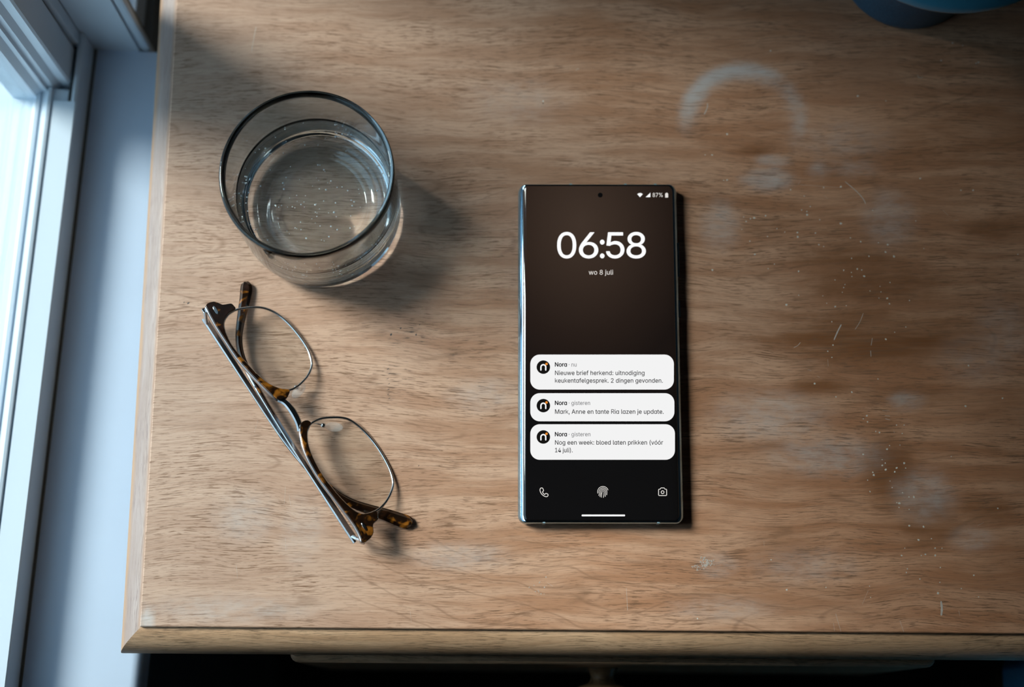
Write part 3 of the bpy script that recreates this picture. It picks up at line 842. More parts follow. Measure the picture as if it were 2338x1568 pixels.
def flat(name, polys, mat, parent, lift=0.0, label=None, quads=None):
    """thin printed shape(s) on the display from outline polygons given in pixels"""
    V, F = [], []
    for poly in polys:
        b = len(V)
        V += [pw(*pl(*p), ZT + lift) for p in poly]
        F.append(tuple(range(b, b + len(poly))))
    o = mesh(name, V, F, mat, parent, label=label)
    up_only(o)
    return o
def up_only(o):
    bm = bmesh.new(); bm.from_mesh(o.data)
    for f in bm.faces:
        f.normal_update()
        if f.normal.z < 0: f.normal_flip()
    bm.to_mesh(o.data); bm.free()
def rrect(x0, x1, y0, y1, r, n=8):
    P = []
    for q, (cx_, cy_) in enumerate(((x1 - r, y1 - r), (x0 + r, y1 - r), (x0 + r, y0 + r), (x1 - r, y0 + r))):
        for k in range(n + 1):
            a = math.pi / 2 * (q + k / n)
            P.append((cx_ + r * math.cos(a), cy_ + r * math.sin(a)))
    return P
def disc(cx_, cy_, r, n=28): return [(cx_ + r * math.cos(2 * math.pi * k / n), cy_ + r * math.sin(2 * math.pi * k / n)) for k in range(n)]
def stroke(pts, w, closed=False):
    """outline quads for a polyline of pixel points"""
    Q = []
    P = [Vector(p) for p in pts]
    n = len(P)
    L, R_ = [], []
    for i, p in enumerate(P):
        a = P[i - 1] if (i > 0 or closed) else P[i]
        b = P[(i + 1) % n] if (i < n - 1 or closed) else P[i]
        t = (b - a).normalized(); nn = Vector((-t.y, t.x))
        L.append(p + nn * w / 2); R_.append(p - nn * w / 2)
    for i in range(n if closed else n - 1):
        j = (i + 1) % n
        Q.append([tuple(L[i]), tuple(L[j]), tuple(R_[j]), tuple(R_[i])])
    if not closed:
        Q.append(disc(P[0].x, P[0].y, w / 2, 10)); Q.append(disc(P[-1].x, P[-1].y, w / 2, 10))
    return Q
def arc(cx_, cy_, rx, ry, a0, a1, n=14):
    return [(cx_ + rx * math.cos(math.radians(a0 + (a1 - a0) * k / n)), cy_ + ry * math.sin(math.radians(a0 + (a1 - a0) * k / n))) for k in range(n + 1)]
# letter outlines (advance, points, faces) of a plain grotesque, units of 1/1000 em
GLYPHS = {
 '%': (676, [(175,283),(155,284),(137,289),(121,297),(107,308),(95,320),(86,335),(80,351),(76,369),(75,388),(75,412),(76,431),(80,448),(87,464),(96,479),(107,492),(121,503),(137,511),(155,515),(175,517),(196,515),(214,511),(230,503),(244,492),(255,479),(264,464),(270,448),(274,431),(276,412),(276,388),(274,369),(270,351),(264,335),(255,320),(244,308),(230,297),(214,289),(196,284),(175,327),(191,329),(203,335),(212,346),(218,358),(222,372),(223,388),(223,412),(222,428),(219,441),(213,454),(204,464),(191,470),(175,473),(160,470),(148,464),(138,454),(132,441),(128,428),(127,412),(127,388),(128,372),(132,358),(138,346),(147,335),(160,329),(501,-10),(481,-8),(462,-3),(446,5),(432,15),(421,28),(412,43),(406,59),(402,77),(400,95),(400,120),(402,138),(406,156),(412,172),(421,187),(433,200),(447,210),(463,218),(481,223),(501,225),(522,223),(540,218),(556,210),(570,200),(581,187),(590,172),(596,156),(600,138),(601,120),(601,95),(600,77),(596,59),(589,43),(580,28),(569,15),(555,5),(540,-3),(521,-8),(501,35),(517,37),(529,43),(538,53),(544,66),(548,80),(549,95),(549,120),(548,135),(544,149),(538,162),(529,172),(517,178),(501,180),(486,178),(473,172),(464,162),(458,149),(454,135),(453,120),(453,95),(454,80),(458,66),(464,53),(473,43),(485,37),(132,0),(482,509),(540,509),(191,0)], [(18,20,19),(17,20,18),(17,21,20),(16,21,17),(16,22,21),(128,130,129),(128,131,130),(15,22,16),(15,23,22),(14,23,15),(14,24,23),(13,51,14),(51,24,14),(51,25,24),(13,52,51),(50,25,51),(13,53,52),(49,25,50),(12,53,13),(49,26,25),(12,54,53),(48,26,49),(12,55,54),(47,26,48),(11,55,12),(47,27,26),(11,56,55),(46,27,47),(10,56,11),(46,28,27),(10,57,56),(45,28,46),(9,57,10),(9,58,57),(44,28,45),(44,29,28),(8,58,9),(8,59,58),(43,29,44),(43,30,29),(8,60,59),(42,30,43),(7,60,8),(42,31,30),(7,61,60),(41,31,42),(6,61,7),(41,32,31),(6,62,61),(40,32,41),(6,63,62),(39,32,40),(5,63,6),(39,33,32),(5,38,63),(38,33,39),(5,33,38),(4,33,5),(4,34,33),(3,34,4),(3,35,34),(2,35,3),(2,36,35),(1,36,2),(1,37,36),(0,37,1),(82,84,83),(82,85,84),(81,85,82),(81,86,85),(80,86,81),(79,86,80),(79,87,86),(78,87,79),(78,88,87),(77,115,78),(115,88,78),(115,89,88),(77,116,115),(114,89,115),(77,117,116),(113,89,114),(76,117,77),(113,90,89),(76,118,117),(112,90,113),(76,119,118),(111,90,112),(75,119,76),(111,91,90),(75,120,119),(110,91,111),(74,120,75),(110,92,91),(74,121,120),(109,92,110),(73,121,74),(73,122,121),(108,92,109),(108,93,92),(72,122,73),(72,123,122),(107,93,108),(107,94,93),(106,94,107),(72,124,123),(106,95,94),(71,124,72),(105,95,106),(71,125,124),(105,96,95),(70,125,71),(70,126,125),(104,96,105),(70,127,126),(103,96,104),(69,127,70),(103,97,96),(69,102,127),(102,97,103),(69,97,102),(68,97,69),(68,98,97),(67,98,68),(67,99,98),(66,99,67),(66,100,99),(65,100,66),(65,101,100),(64,101,65)]),
 '(': (273, [(89,207),(90,244),(94,283),(101,324),(109,364),(119,403),(132,441),(145,477),(160,510),(177,539),(236,539),(219,503),(204,466),(191,428),(179,390),(169,351),(161,313),(156,276),(152,241),(151,207),(152,176),(155,145),(160,115),(167,83),(177,50),(188,16),(202,-19),(218,-57),(236,-96),(177,-96),(150,-46),(128,4),(111,55),(99,106),(92,156)], [(8,10,9),(8,11,10),(7,11,8),(7,12,11),(6,12,7),(6,13,12),(5,13,6),(5,14,13),(4,14,5),(4,15,14),(3,15,4),(3,16,15),(2,16,3),(2,17,16),(1,17,2),(1,18,17),(0,18,1),(0,19,18),(34,19,0),(34,20,19),(34,21,20),(33,21,34),(33,22,21),(33,23,22),(32,23,33),(32,24,23),(31,24,32),(31,25,24),(31,26,25),(30,26,31),(30,27,26),(29,27,30),(29,28,27)]),
 ')': (273, [(37,-96),(56,-56),(72,-18),(86,18),(97,52),(106,85),(113,116),(118,147),(121,177),(122,207),(121,241),(117,276),(112,313),(104,351),(94,390),(82,428),(69,466),(54,503),(37,539),(97,539),(113,510),(128,477),(142,441),(154,403),(164,364),(173,323),(179,283),(183,244),(184,207),(182,156),(174,104),(161,53),(144,3),(123,-47),(97,-96)], [(17,19,18),(17,20,19),(17,21,20),(16,21,17),(16,22,21),(15,22,16),(15,23,22),(14,23,15),(14,24,23),(13,24,14),(13,25,24),(12,25,13),(12,26,25),(11,26,12),(11,27,26),(10,27,11),(10,28,27),(9,28,10),(8,28,9),(8,29,28),(7,29,8),(7,30,29),(6,30,7),(5,30,6),(5,31,30),(4,31,5),(4,32,31),(3,32,4),(2,32,3),(2,33,32),(1,33,2),(1,34,33),(0,34,1)]),
 ',': (188, [(38,-119),(68,71),(137,71),(84,-119)], [(0,2,1),(0,3,2)]),
 '.': (188, [(95,-4),(83,-3),(73,1),(63,9),(55,18),(51,29),(50,41),(51,53),(55,64),(63,73),(73,81),(83,85),(95,87),(107,85),(118,81),(128,73),(135,64),(140,53),(141,41),(140,29),(135,18),(128,9),(118,1),(107,-3)], [(11,13,12),(10,13,11),(10,14,13),(10,15,14),(9,15,10),(8,15,9),(8,16,15),(7,16,8),(7,17,16),(6,17,7),(6,18,17),(5,18,6),(5,19,18),(4,19,5),(4,20,19),(3,20,4),(3,21,20),(2,21,3),(2,22,21),(1,22,2),(1,23,22),(0,23,1)]),
 '0': (453, [(227,-7),(191,-3),(158,7),(130,24),(105,48),(85,77),(69,113),(57,155),(50,202),(48,254),(50,306),(57,353),(69,395),(85,431),(106,461),(130,484),(159,502),(191,512),(227,516),(262,512),(295,502),(323,484),(348,461),(368,431),(384,395),(396,353),(403,306),(405,254),(403,202),(396,155),(384,113),(368,77),(348,48),(323,24),(295,7),(263,-3),(227,50),(250,52),(271,60),(290,74),(306,92),(320,116),(330,144),(338,176),(342,213),(344,254),(342,295),(338,332),(330,365),(320,393),(306,416),(290,435),(271,449),(250,457),(227,460),(203,457),(182,449),(163,435),(147,416),(134,393),(123,365),(115,332),(111,295),(109,254),(111,213),(115,176),(123,144),(134,116),(147,92),(163,74),(182,60),(203,52)], [(17,19,18),(16,19,17),(16,20,19),(15,20,16),(15,21,20),(14,21,15),(14,22,21),(14,54,22),(54,53,22),(53,23,22),(13,55,14),(55,54,14),(13,56,55),(52,23,53),(13,57,56),(51,23,52),(13,58,57),(50,23,51),(50,24,23),(12,58,13),(12,59,58),(49,24,50),(11,59,12),(49,25,24),(11,60,59),(48,25,49),(11,61,60),(47,25,48),(10,61,11),(47,26,25),(10,62,61),(46,26,47),(9,62,10),(46,27,26),(9,63,62),(45,27,46),(8,63,9),(8,64,63),(44,27,45),(44,28,27),(8,65,64),(43,28,44),(7,65,8),(43,29,28),(7,66,65),(42,29,43),(6,66,7),(42,30,29),(6,67,66),(41,30,42),(40,30,41),(6,68,67),(5,68,6),(40,31,30),(5,69,68),(39,31,40),(39,32,31),(4,69,5),(4,70,69),(38,32,39),(4,71,70),(37,32,38),(36,32,37),(4,36,71),(4,32,36),(4,33,32),(3,33,4),(2,33,3),(2,34,33),(2,35,34),(1,35,2),(1,0,35)]),
 '1': (453, [(76,0),(76,55),(391,55),(391,0),(276,509),(276,0),(212,0),(212,448),(209,448),(86,358),(86,427),(198,509)], [(10,4,11),(10,8,4),(8,7,4),(7,5,4),(10,9,8),(6,5,7),(0,2,1),(0,3,2)]),
 '2': (453, [(64,0),(64,47),(234,229),(252,248),(268,266),(282,282),(294,298),(303,312),(311,327),(316,341),(319,356),(320,371),(319,389),(315,405),(308,419),(298,431),(287,441),(273,449),(258,455),(241,458),(224,460),(205,458),(188,454),(172,447),(159,438),(148,427),(139,413),(132,398),(128,381),(127,362),(66,362),(68,391),(75,418),(86,442),(102,464),(121,482),(143,496),(168,507),(196,513),(225,516),(254,513),(281,507),(306,497),(328,482),(346,465),(361,445),(372,423),(379,398),(381,372),(380,354),(377,336),(371,318),(363,299),(351,280),(336,259),(317,235),(294,209),(267,180),(153,60),(153,57),(389,57),(389,0)], [(38,40,39),(38,41,40),(37,41,38),(37,42,41),(36,42,37),(36,43,42),(35,43,36),(35,44,43),(34,44,35),(34,20,44),(20,19,44),(19,45,44),(33,21,34),(21,20,34),(18,45,19),(33,22,21),(17,45,18),(33,23,22),(16,45,17),(33,24,23),(16,46,45),(32,24,33),(15,46,16),(32,25,24),(14,46,15),(32,26,25),(14,47,46),(13,47,14),(31,26,32),(31,27,26),(12,47,13),(12,48,47),(31,28,27),(30,28,31),(11,48,12),(30,29,28),(11,49,48),(10,49,11),(9,49,10),(9,50,49),(8,50,9),(8,51,50),(7,51,8),(7,52,51),(6,52,7),(6,53,52),(5,53,6),(4,53,5),(4,54,53),(3,54,4),(3,55,54),(2,55,3),(2,56,55),(1,56,2),(1,57,56),(1,58,57),(1,59,58),(1,60,59),(1,61,60),(0,61,1)]),
 '4': (453, [(40,105),(40,158),(247,509),(311,509),(109,166),(109,163),(413,163),(413,105),(282,0),(282,121),(282,146),(282,318),(343,318),(343,0)], [(1,3,2),(1,4,3),(10,12,11),(10,13,12),(1,5,4),(1,6,5),(1,10,6),(10,7,6),(0,10,1),(0,9,10),(13,7,10),(0,8,9),(8,7,0),(8,13,7)]),
 '5': (453, [(221,-7),(192,-5),(165,1),(140,11),(118,25),(99,41),(83,60),(71,82),(63,105),(60,130),(122,130),(125,115),(130,102),(138,89),(148,78),(160,68),(173,60),(188,54),(204,51),(221,50),(241,51),(259,56),(276,64),(291,75),(304,89),(314,104),(322,122),(326,141),(328,162),(326,183),(321,203),(314,221),(303,237),(290,251),(275,262),(257,270),(238,275),(218,277),(201,276),(184,273),(167,268),(152,262),(139,255),(128,246),(67,253),(96,509),(366,509),(366,452),(151,452),(134,301),(136,301),(148,311),(162,318),(178,325),(194,330),(212,333),(229,334),(252,332),(274,328),(294,321),(313,311),(330,299),(345,285),(358,269),(370,251),(379,231),(386,210),(390,187),(391,163),(388,132),(381,102),(369,76),(352,52),(332,32),(309,15),(282,3),(253,-4)], [(44,48,45),(48,46,45),(48,47,46),(44,49,48),(55,57,56),(54,57,55),(54,58,57),(53,58,54),(53,59,58),(52,59,53),(52,60,59),(51,60,52),(51,61,60),(50,61,51),(44,50,49),(44,61,50),(44,39,61),(39,38,61),(38,62,61),(38,37,62),(37,63,62),(36,63,37),(35,63,36),(44,40,39),(34,63,35),(34,64,63),(44,41,40),(44,42,41),(33,64,34),(44,43,42),(33,65,64),(32,65,33),(31,65,32),(31,66,65),(30,66,31),(30,67,66),(29,67,30),(29,68,67),(28,68,29),(28,69,68),(27,69,28),(26,69,27),(26,70,69),(8,10,9),(8,11,10),(25,70,26),(8,12,11),(7,12,8),(24,70,25),(24,71,70),(7,13,12),(7,14,13),(23,71,24),(6,14,7),(6,15,14),(23,72,71),(22,72,23),(6,16,15),(21,72,22),(6,17,16),(5,17,6),(20,72,21),(5,18,17),(20,73,72),(19,73,20),(5,19,18),(5,73,19),(4,73,5),(4,74,73),(3,74,4),(3,75,74),(2,75,3),(2,76,75),(1,76,2),(1,0,76)]),
 '6': (453, [(226,-7),(196,-4),(168,3),(142,15),(119,31),(100,51),(84,74),(73,101),(66,130),(64,162),(65,187),(71,212),(80,239),(93,268),(112,302),(137,340),(252,509),(322,509),(151,261),(145,261),(151,270),(157,279),(165,288),(174,295),(184,302),(196,307),(208,311),(221,313),(235,314),(265,312),(291,305),(316,295),(337,280),(355,262),(370,240),(380,215),(387,187),(389,157),(387,127),(379,98),(368,73),(352,50),(333,30),(310,14),(284,3),(257,-4),(226,48),(245,50),(263,55),(279,63),(293,73),(304,86),(314,101),(322,119),(326,137),(327,157),(326,178),(322,196),(314,213),(304,228),(293,241),(279,251),(263,259),(245,264),(226,265),(207,264),(190,259),(174,252),(160,241),(148,229),(138,214),(131,197),(126,179),(125,158),(126,138),(131,119),(138,102),(148,86),(160,73),(174,63),(190,55),(207,50)], [(15,17,16),(15,23,17),(23,18,17),(14,23,15),(27,29,28),(26,29,27),(26,30,29),(25,30,26),(24,30,25),(24,31,30),(13,23,14),(23,31,24),(13,22,23),(18,31,23),(18,32,31),(13,21,22),(18,64,32),(64,33,32),(13,20,21),(13,19,20),(12,19,13),(18,65,64),(63,33,64),(18,66,65),(62,33,63),(62,34,33),(12,18,19),(12,66,18),(12,67,66),(61,34,62),(12,68,67),(60,34,61),(12,69,68),(59,34,60),(59,35,34),(11,69,12),(11,70,69),(58,35,59),(58,36,35),(11,71,70),(57,36,58),(10,71,11),(10,72,71),(56,36,57),(56,37,36),(9,72,10),(9,73,72),(55,37,56),(8,73,9),(8,74,73),(54,37,55),(54,38,37),(8,75,74),(53,38,54),(7,75,8),(53,39,38),(7,76,75),(52,39,53),(7,77,76),(51,39,52),(6,77,7),(51,40,39),(6,78,77),(50,40,51),(5,78,6),(5,79,78),(49,40,50),(49,41,40),(5,80,79),(48,41,49),(5,81,80),(47,41,48),(4,81,5),(4,46,81),(46,41,47),(46,42,41),(4,42,46),(3,42,4),(3,43,42),(2,43,3),(2,44,43),(1,44,2),(1,45,44),(0,45,1)]),
 '7': (453, [(97,0),(323,448),(323,452),(62,452),(62,509),(391,509),(391,449),(165,0)], [(3,5,4),(3,2,5),(2,6,5),(1,6,2),(1,7,6),(0,7,1)]),
 '8': (453, [(226,-7),(193,-5),(163,1),(136,11),(111,25),(91,42),(74,62),(62,84),(54,109),(52,135),(53,156),(58,176),(65,195),(75,212),(87,228),(101,241),(117,252),(134,260),(153,265),(153,267),(129,276),(109,289),(93,308),(80,330),(73,354),(70,380),(73,405),(79,429),(90,450),(106,469),(124,485),(146,498),(170,508),(197,514),(226,516),(255,514),(282,508),(306,498),(328,485),(346,469),(361,450),(373,429),(379,405),(382,380),(379,354),(372,330),(359,308),(343,289),(323,276),(300,267),(300,265),(319,260),(335,252),(351,241),(365,228),(377,212),(387,195),(395,176),(399,156),(401,135),(398,109),(391,84),(378,62),(362,42),(341,25),(317,11),(289,1),(259,-5),(226,49),(248,50),(267,54),(285,60),(300,69),(313,79),(323,91),(331,106),(335,121),(337,139),(335,157),(330,173),(322,189),(312,202),(298,213),(283,223),(265,230),(247,234),(226,235),(206,234),(187,230),(169,223),(154,213),(140,202),(130,189),(122,173),(117,157),(115,139),(117,121),(121,106),(129,91),(139,79),(152,69),(167,60),(185,54),(205,50),(226,290),(244,291),(260,294),(274,300),(287,308),(298,318),(307,330),(314,344),(318,359),(319,376),(318,392),(314,407),(308,420),(299,432),(288,442),(275,449),(260,455),(244,459),(226,460),(208,459),(192,455),(177,449),(164,442),(153,432),(145,420),(138,407),(134,392),(133,376),(134,359),(138,344),(145,330),(154,318),(165,308),(178,300),(193,294),(209,291)], [(33,35,34),(32,35,33),(32,36,35),(31,36,32),(31,37,36),(30,37,31),(30,38,37),(29,38,30),(29,39,38),(28,123,29),(123,39,29),(123,122,39),(122,121,39),(121,40,39),(28,124,123),(120,40,121),(28,125,124),(119,40,120),(27,125,28),(119,41,40),(27,126,125),(118,41,119),(27,127,126),(117,41,118),(116,41,117),(27,128,127),(26,128,27),(116,42,41),(26,129,128),(115,42,116),(26,130,129),(114,42,115),(25,130,26),(114,43,42),(25,131,130),(113,43,114),(24,131,25),(113,44,43),(24,132,131),(112,44,113),(24,133,132),(111,44,112),(111,45,44),(23,133,24),(23,134,133),(110,45,111),(23,135,134),(109,45,110),(109,46,45),(22,135,23),(22,136,135),(108,46,109),(22,137,136),(107,46,108),(107,47,46),(21,137,22),(21,138,137),(106,47,107),(21,139,138),(105,47,106),(21,104,139),(104,47,105),(21,47,104),(21,48,47),(20,48,21),(20,49,48),(19,49,20),(18,49,19),(18,50,49),(17,50,18),(17,51,50),(16,51,17),(16,52,51),(15,52,16),(15,53,52),(14,86,15),(86,53,15),(86,54,53),(14,87,86),(85,54,86),(14,88,87),(84,54,85),(14,89,88),(83,54,84),(13,89,14),(83,55,54),(13,90,89),(82,55,83),(13,91,90),(81,55,82),(12,91,13),(81,56,55),(12,92,91),(80,56,81),(11,92,12),(80,57,56),(11,93,92),(79,57,80),(79,58,57),(10,93,11),(10,94,93),(78,58,79),(10,95,94),(77,58,78),(77,59,58),(9,95,10),(9,96,95),(76,59,77),(8,96,9),(76,60,59),(8,97,96),(75,60,76),(75,61,60),(7,97,8),(7,98,97),(74,61,75),(7,99,98),(73,61,74),(6,99,7),(73,62,61),(6,100,99),(72,62,73),(6,101,100),(71,62,72),(5,101,6),(71,63,62),(5,102,101),(70,63,71),(5,103,102),(69,63,70),(5,68,103),(68,63,69),(5,63,68),(4,63,5),(4,64,63),(4,65,64),(3,65,4),(2,65,3),(2,66,65),(1,66,2),(1,67,66),(0,67,1)]),
 ':': (188, [(95,271),(83,272),(73,277),(63,284),(55,294),(51,304),(50,316),(51,328),(55,339),(63,349),(73,356),(83,360),(95,362),(107,360),(118,356),(128,349),(135,339),(140,328),(141,316),(140,304),(135,294),(128,284),(118,277),(107,272),(95,-4),(83,-3),(73,1),(63,9),(55,18),(51,29),(50,41),(51,53),(55,64),(63,73),(73,81),(83,85),(95,87),(107,85),(118,81),(128,73),(135,64),(140,53),(141,41),(140,29),(135,18),(128,9),(118,1),(107,-3)], [(35,37,36),(34,37,35),(34,38,37),(34,39,38),(33,39,34),(32,39,33),(32,40,39),(31,40,32),(31,41,40),(30,41,31),(30,42,41),(29,42,30),(29,43,42),(28,43,29),(28,44,43),(27,44,28),(27,45,44),(26,45,27),(26,46,45),(25,46,26),(25,47,46),(24,47,25),(11,13,12),(11,14,13),(10,14,11),(10,15,14),(9,15,10),(8,15,9),(8,16,15),(7,16,8),(7,17,16),(6,17,7),(6,18,17),(5,18,6),(5,19,18),(5,20,19),(4,20,5),(3,20,4),(3,21,20),(2,21,3),(2,22,21),(2,23,22),(1,23,2),(1,0,23)]),
 'A': (480, [(16,0),(201,509),(276,509),(463,0),(395,0),(287,302),(280,323),(272,346),(264,372),(255,402),(244,438),(232,478),(245,478),(233,437),(222,402),(213,371),(204,345),(197,322),(191,302),(85,0),(110,142),(110,199),(370,199),(370,142)], [(0,11,1),(11,2,1),(11,12,2),(12,3,2),(0,21,11),(21,13,11),(13,10,11),(13,10,12),(10,22,12),(22,3,12),(9,22,10),(21,14,13),(8,22,9),(21,15,14),(7,22,8),(21,16,15),(6,22,7),(21,17,16),(5,22,6),(21,18,17),(21,20,18),(20,19,18),(4,23,5),(23,22,5),(0,20,21),(20,22,21),(20,23,22),(23,3,22),(0,19,20),(4,3,23)]),
 'M': (628, [(60,0),(60,509),(152,509),(277,187),(280,179),(284,170),(287,159),(291,147),(295,135),(299,123),(303,110),(307,97),(311,84),(315,71),(319,60),(322,49),(307,49),(311,59),(314,71),(318,83),(322,95),(326,108),(330,121),(334,134),(338,146),(342,158),(346,169),(349,179),(352,187),(476,509),(568,509),(568,0),(504,0),(504,291),(504,302),(504,314),(504,327),(505,340),(505,354),(505,369),(505,383),(506,398),(506,413),(506,428),(507,443),(507,457),(513,457),(508,441),(503,425),(498,409),(492,393),(487,378),(482,363),(477,348),(472,335),(467,322),(463,310),(459,300),(456,291),(342,0),(286,0),(170,291),(167,300),(163,310),(159,321),(155,333),(150,347),(145,361),(140,376),(134,392),(129,408),(124,424),(118,441),(112,457),(119,457),(119,444),(120,430),(120,416),(120,401),(121,386),(121,372),(121,357),(121,342),(122,328),(122,315),(122,302),(122,291),(122,0)], [(0,73,1),(73,2,1),(73,74,2),(74,3,2),(28,45,29),(45,30,29),(45,46,30),(46,31,30),(0,72,73),(75,3,74),(28,44,45),(47,31,46),(76,3,75),(28,48,44),(48,43,44),(48,43,47),(43,31,47),(0,76,72),(76,71,72),(0,77,76),(71,3,76),(42,31,43),(28,49,48),(70,3,71),(0,78,77),(41,31,42),(28,50,49),(69,3,70),(0,79,78),(40,31,41),(28,51,50),(68,3,69),(0,80,79),(39,31,40),(28,52,51),(67,3,68),(0,81,80),(38,31,39),(28,53,52),(66,3,67),(0,82,81),(37,31,38),(28,54,53),(65,3,66),(0,83,82),(36,31,37),(28,55,54),(64,3,65),(0,84,83),(35,31,36),(28,56,55),(63,3,64),(0,85,84),(34,31,35),(28,57,56),(62,3,63),(0,86,85),(33,31,34),(28,58,57),(61,3,62),(0,87,86),(60,3,61),(28,59,58),(32,31,33),(60,4,3),(27,59,28),(60,5,4),(26,59,27),(60,6,5),(25,59,26),(60,7,6),(24,59,25),(60,8,7),(23,59,24),(60,9,8),(22,59,23),(60,10,9),(21,59,22),(60,11,10),(20,59,21),(60,12,11),(19,59,20),(60,18,12),(18,13,12),(18,13,19),(13,59,19),(14,59,13),(60,17,18),(15,59,14),(60,16,17),(60,15,16),(60,59,15)]),
 'N': (523, [(60,0),(60,509),(136,509),(343,183),(349,174),(355,163),(363,151),(371,137),(379,122),(388,107),(396,90),(405,73),(414,55),(405,54),(403,72),(402,90),(401,108),(400,126),(399,142),(399,157),(399,171),(399,184),(399,195),(399,509),(463,509),(463,0),(387,0),(202,290),(194,303),(186,317),(177,331),(168,346),(159,363),(148,381),(136,402),(123,425),(108,452),(119,454),(120,429),(121,406),(122,384),(123,363),(124,345),(124,328),(125,313),(125,301),(125,291),(125,0)], [(0,36,1),(36,2,1),(36,37,2),(37,3,2),(22,24,23),(22,25,24),(38,3,37),(0,38,36),(38,35,36),(0,39,38),(35,3,38),(34,3,35),(0,40,39),(33,3,34),(0,41,40),(32,3,33),(0,42,41),(31,3,32),(30,3,31),(0,43,42),(29,3,30),(0,44,43),(28,3,29),(0,45,44),(27,3,28),(0,46,45),(0,47,46),(26,3,27),(21,25,22),(20,25,21),(26,4,3),(26,5,4),(19,25,20),(26,6,5),(18,25,19),(26,7,6),(17,25,18),(26,8,7),(16,25,17),(26,9,8),(15,25,16),(26,10,9),(14,11,15),(11,25,15),(26,14,10),(14,11,10),(12,25,11),(26,13,14),(13,25,12),(26,25,13)]),
 'R': (449, [(60,0),(114,0),(114,509),(60,509),(114,509),(114,455),(251,455),(251,509),(114,224),(114,278),(251,278),(251,224),(211,232),(273,232),(428,0),(364,0),(251,224),(295,229),(281,281),(251,278),(295,229),(336,243),(309,290),(281,281),(336,243),(371,266),(333,304),(309,290),(371,266),(398,295),(351,322),(333,304),(398,295),(415,330),(363,344),(351,322),(415,330),(421,366),(367,366),(363,344),(421,366),(415,403),(363,389),(367,366),(415,403),(398,438),(351,411),(363,389),(398,438),(371,467),(333,429),(351,411),(371,467),(336,490),(309,443),(333,429),(336,490),(295,504),(281,452),(309,443),(295,504),(251,509),(251,455),(281,452)], [(0,1,2,3),(4,5,6,7),(8,9,10,11),(12,13,14,15),(16,17,18,19),(20,21,22,23),(24,25,26,27),(28,29,30,31),(32,33,34,35),(36,37,38,39),(40,41,42,43),(44,45,46,47),(48,49,50,51),(52,53,54,55),(56,57,58,59),(60,61,62,63)]),
 'a': (424, [(195,-8),(165,-6),(137,3),(111,16),(89,34),(70,57),(55,84),(43,116),(36,151),(34,189),(36,227),(43,261),(55,293),(70,320),(89,342),(112,361),(137,374),(165,382),(196,384),(218,383),(237,379),(253,373),(267,364),(278,355),(287,346),(295,336),(301,327),(306,319),(311,319),(311,380),(372,380),(372,0),(313,0),(313,59),(307,59),(301,50),(295,41),(287,31),(277,21),(266,12),(252,4),(236,-3),(217,-7),(205,47),(226,49),(246,55),(263,65),(278,78),(290,95),(299,115),(306,138),(310,162),(312,189),(310,216),(306,241),(300,263),(290,282),(278,299),(263,312),(246,322),(227,328),(205,330),(182,328),(162,322),(145,311),(130,298),(118,281),(108,261),(102,239),(98,215),(96,189),(98,163),(102,139),(109,117),(118,97),(130,80),(145,66),(162,55),(182,49)], [(28,30,29),(28,31,30),(17,19,18),(17,20,19),(16,20,17),(16,21,20),(15,21,16),(15,22,21),(15,23,22),(14,23,15),(14,24,23),(14,25,24),(13,61,14),(61,25,14),(61,26,25),(13,62,61),(60,26,61),(59,26,60),(13,63,62),(59,27,26),(58,27,59),(13,64,63),(12,64,13),(58,28,27),(58,57,28),(57,56,28),(56,55,28),(55,54,28),(54,31,28),(12,65,64),(12,66,65),(11,66,12),(11,67,66),(10,67,11),(10,68,67),(53,31,54),(10,69,68),(9,69,10),(52,31,53),(9,70,69),(9,71,70),(51,31,52),(8,71,9),(8,72,71),(50,31,51),(7,72,8),(7,73,72),(49,31,50),(7,74,73),(6,74,7),(48,31,49),(6,75,74),(47,33,48),(33,31,48),(5,75,6),(5,76,75),(46,33,47),(5,77,76),(45,34,46),(34,33,46),(45,35,34),(32,31,33),(4,77,5),(4,78,77),(44,35,45),(44,36,35),(4,43,78),(43,36,44),(4,36,43),(4,37,36),(3,37,4),(3,38,37),(3,39,38),(2,39,3),(2,40,39),(2,41,40),(1,41,2),(1,42,41),(0,42,1)]),
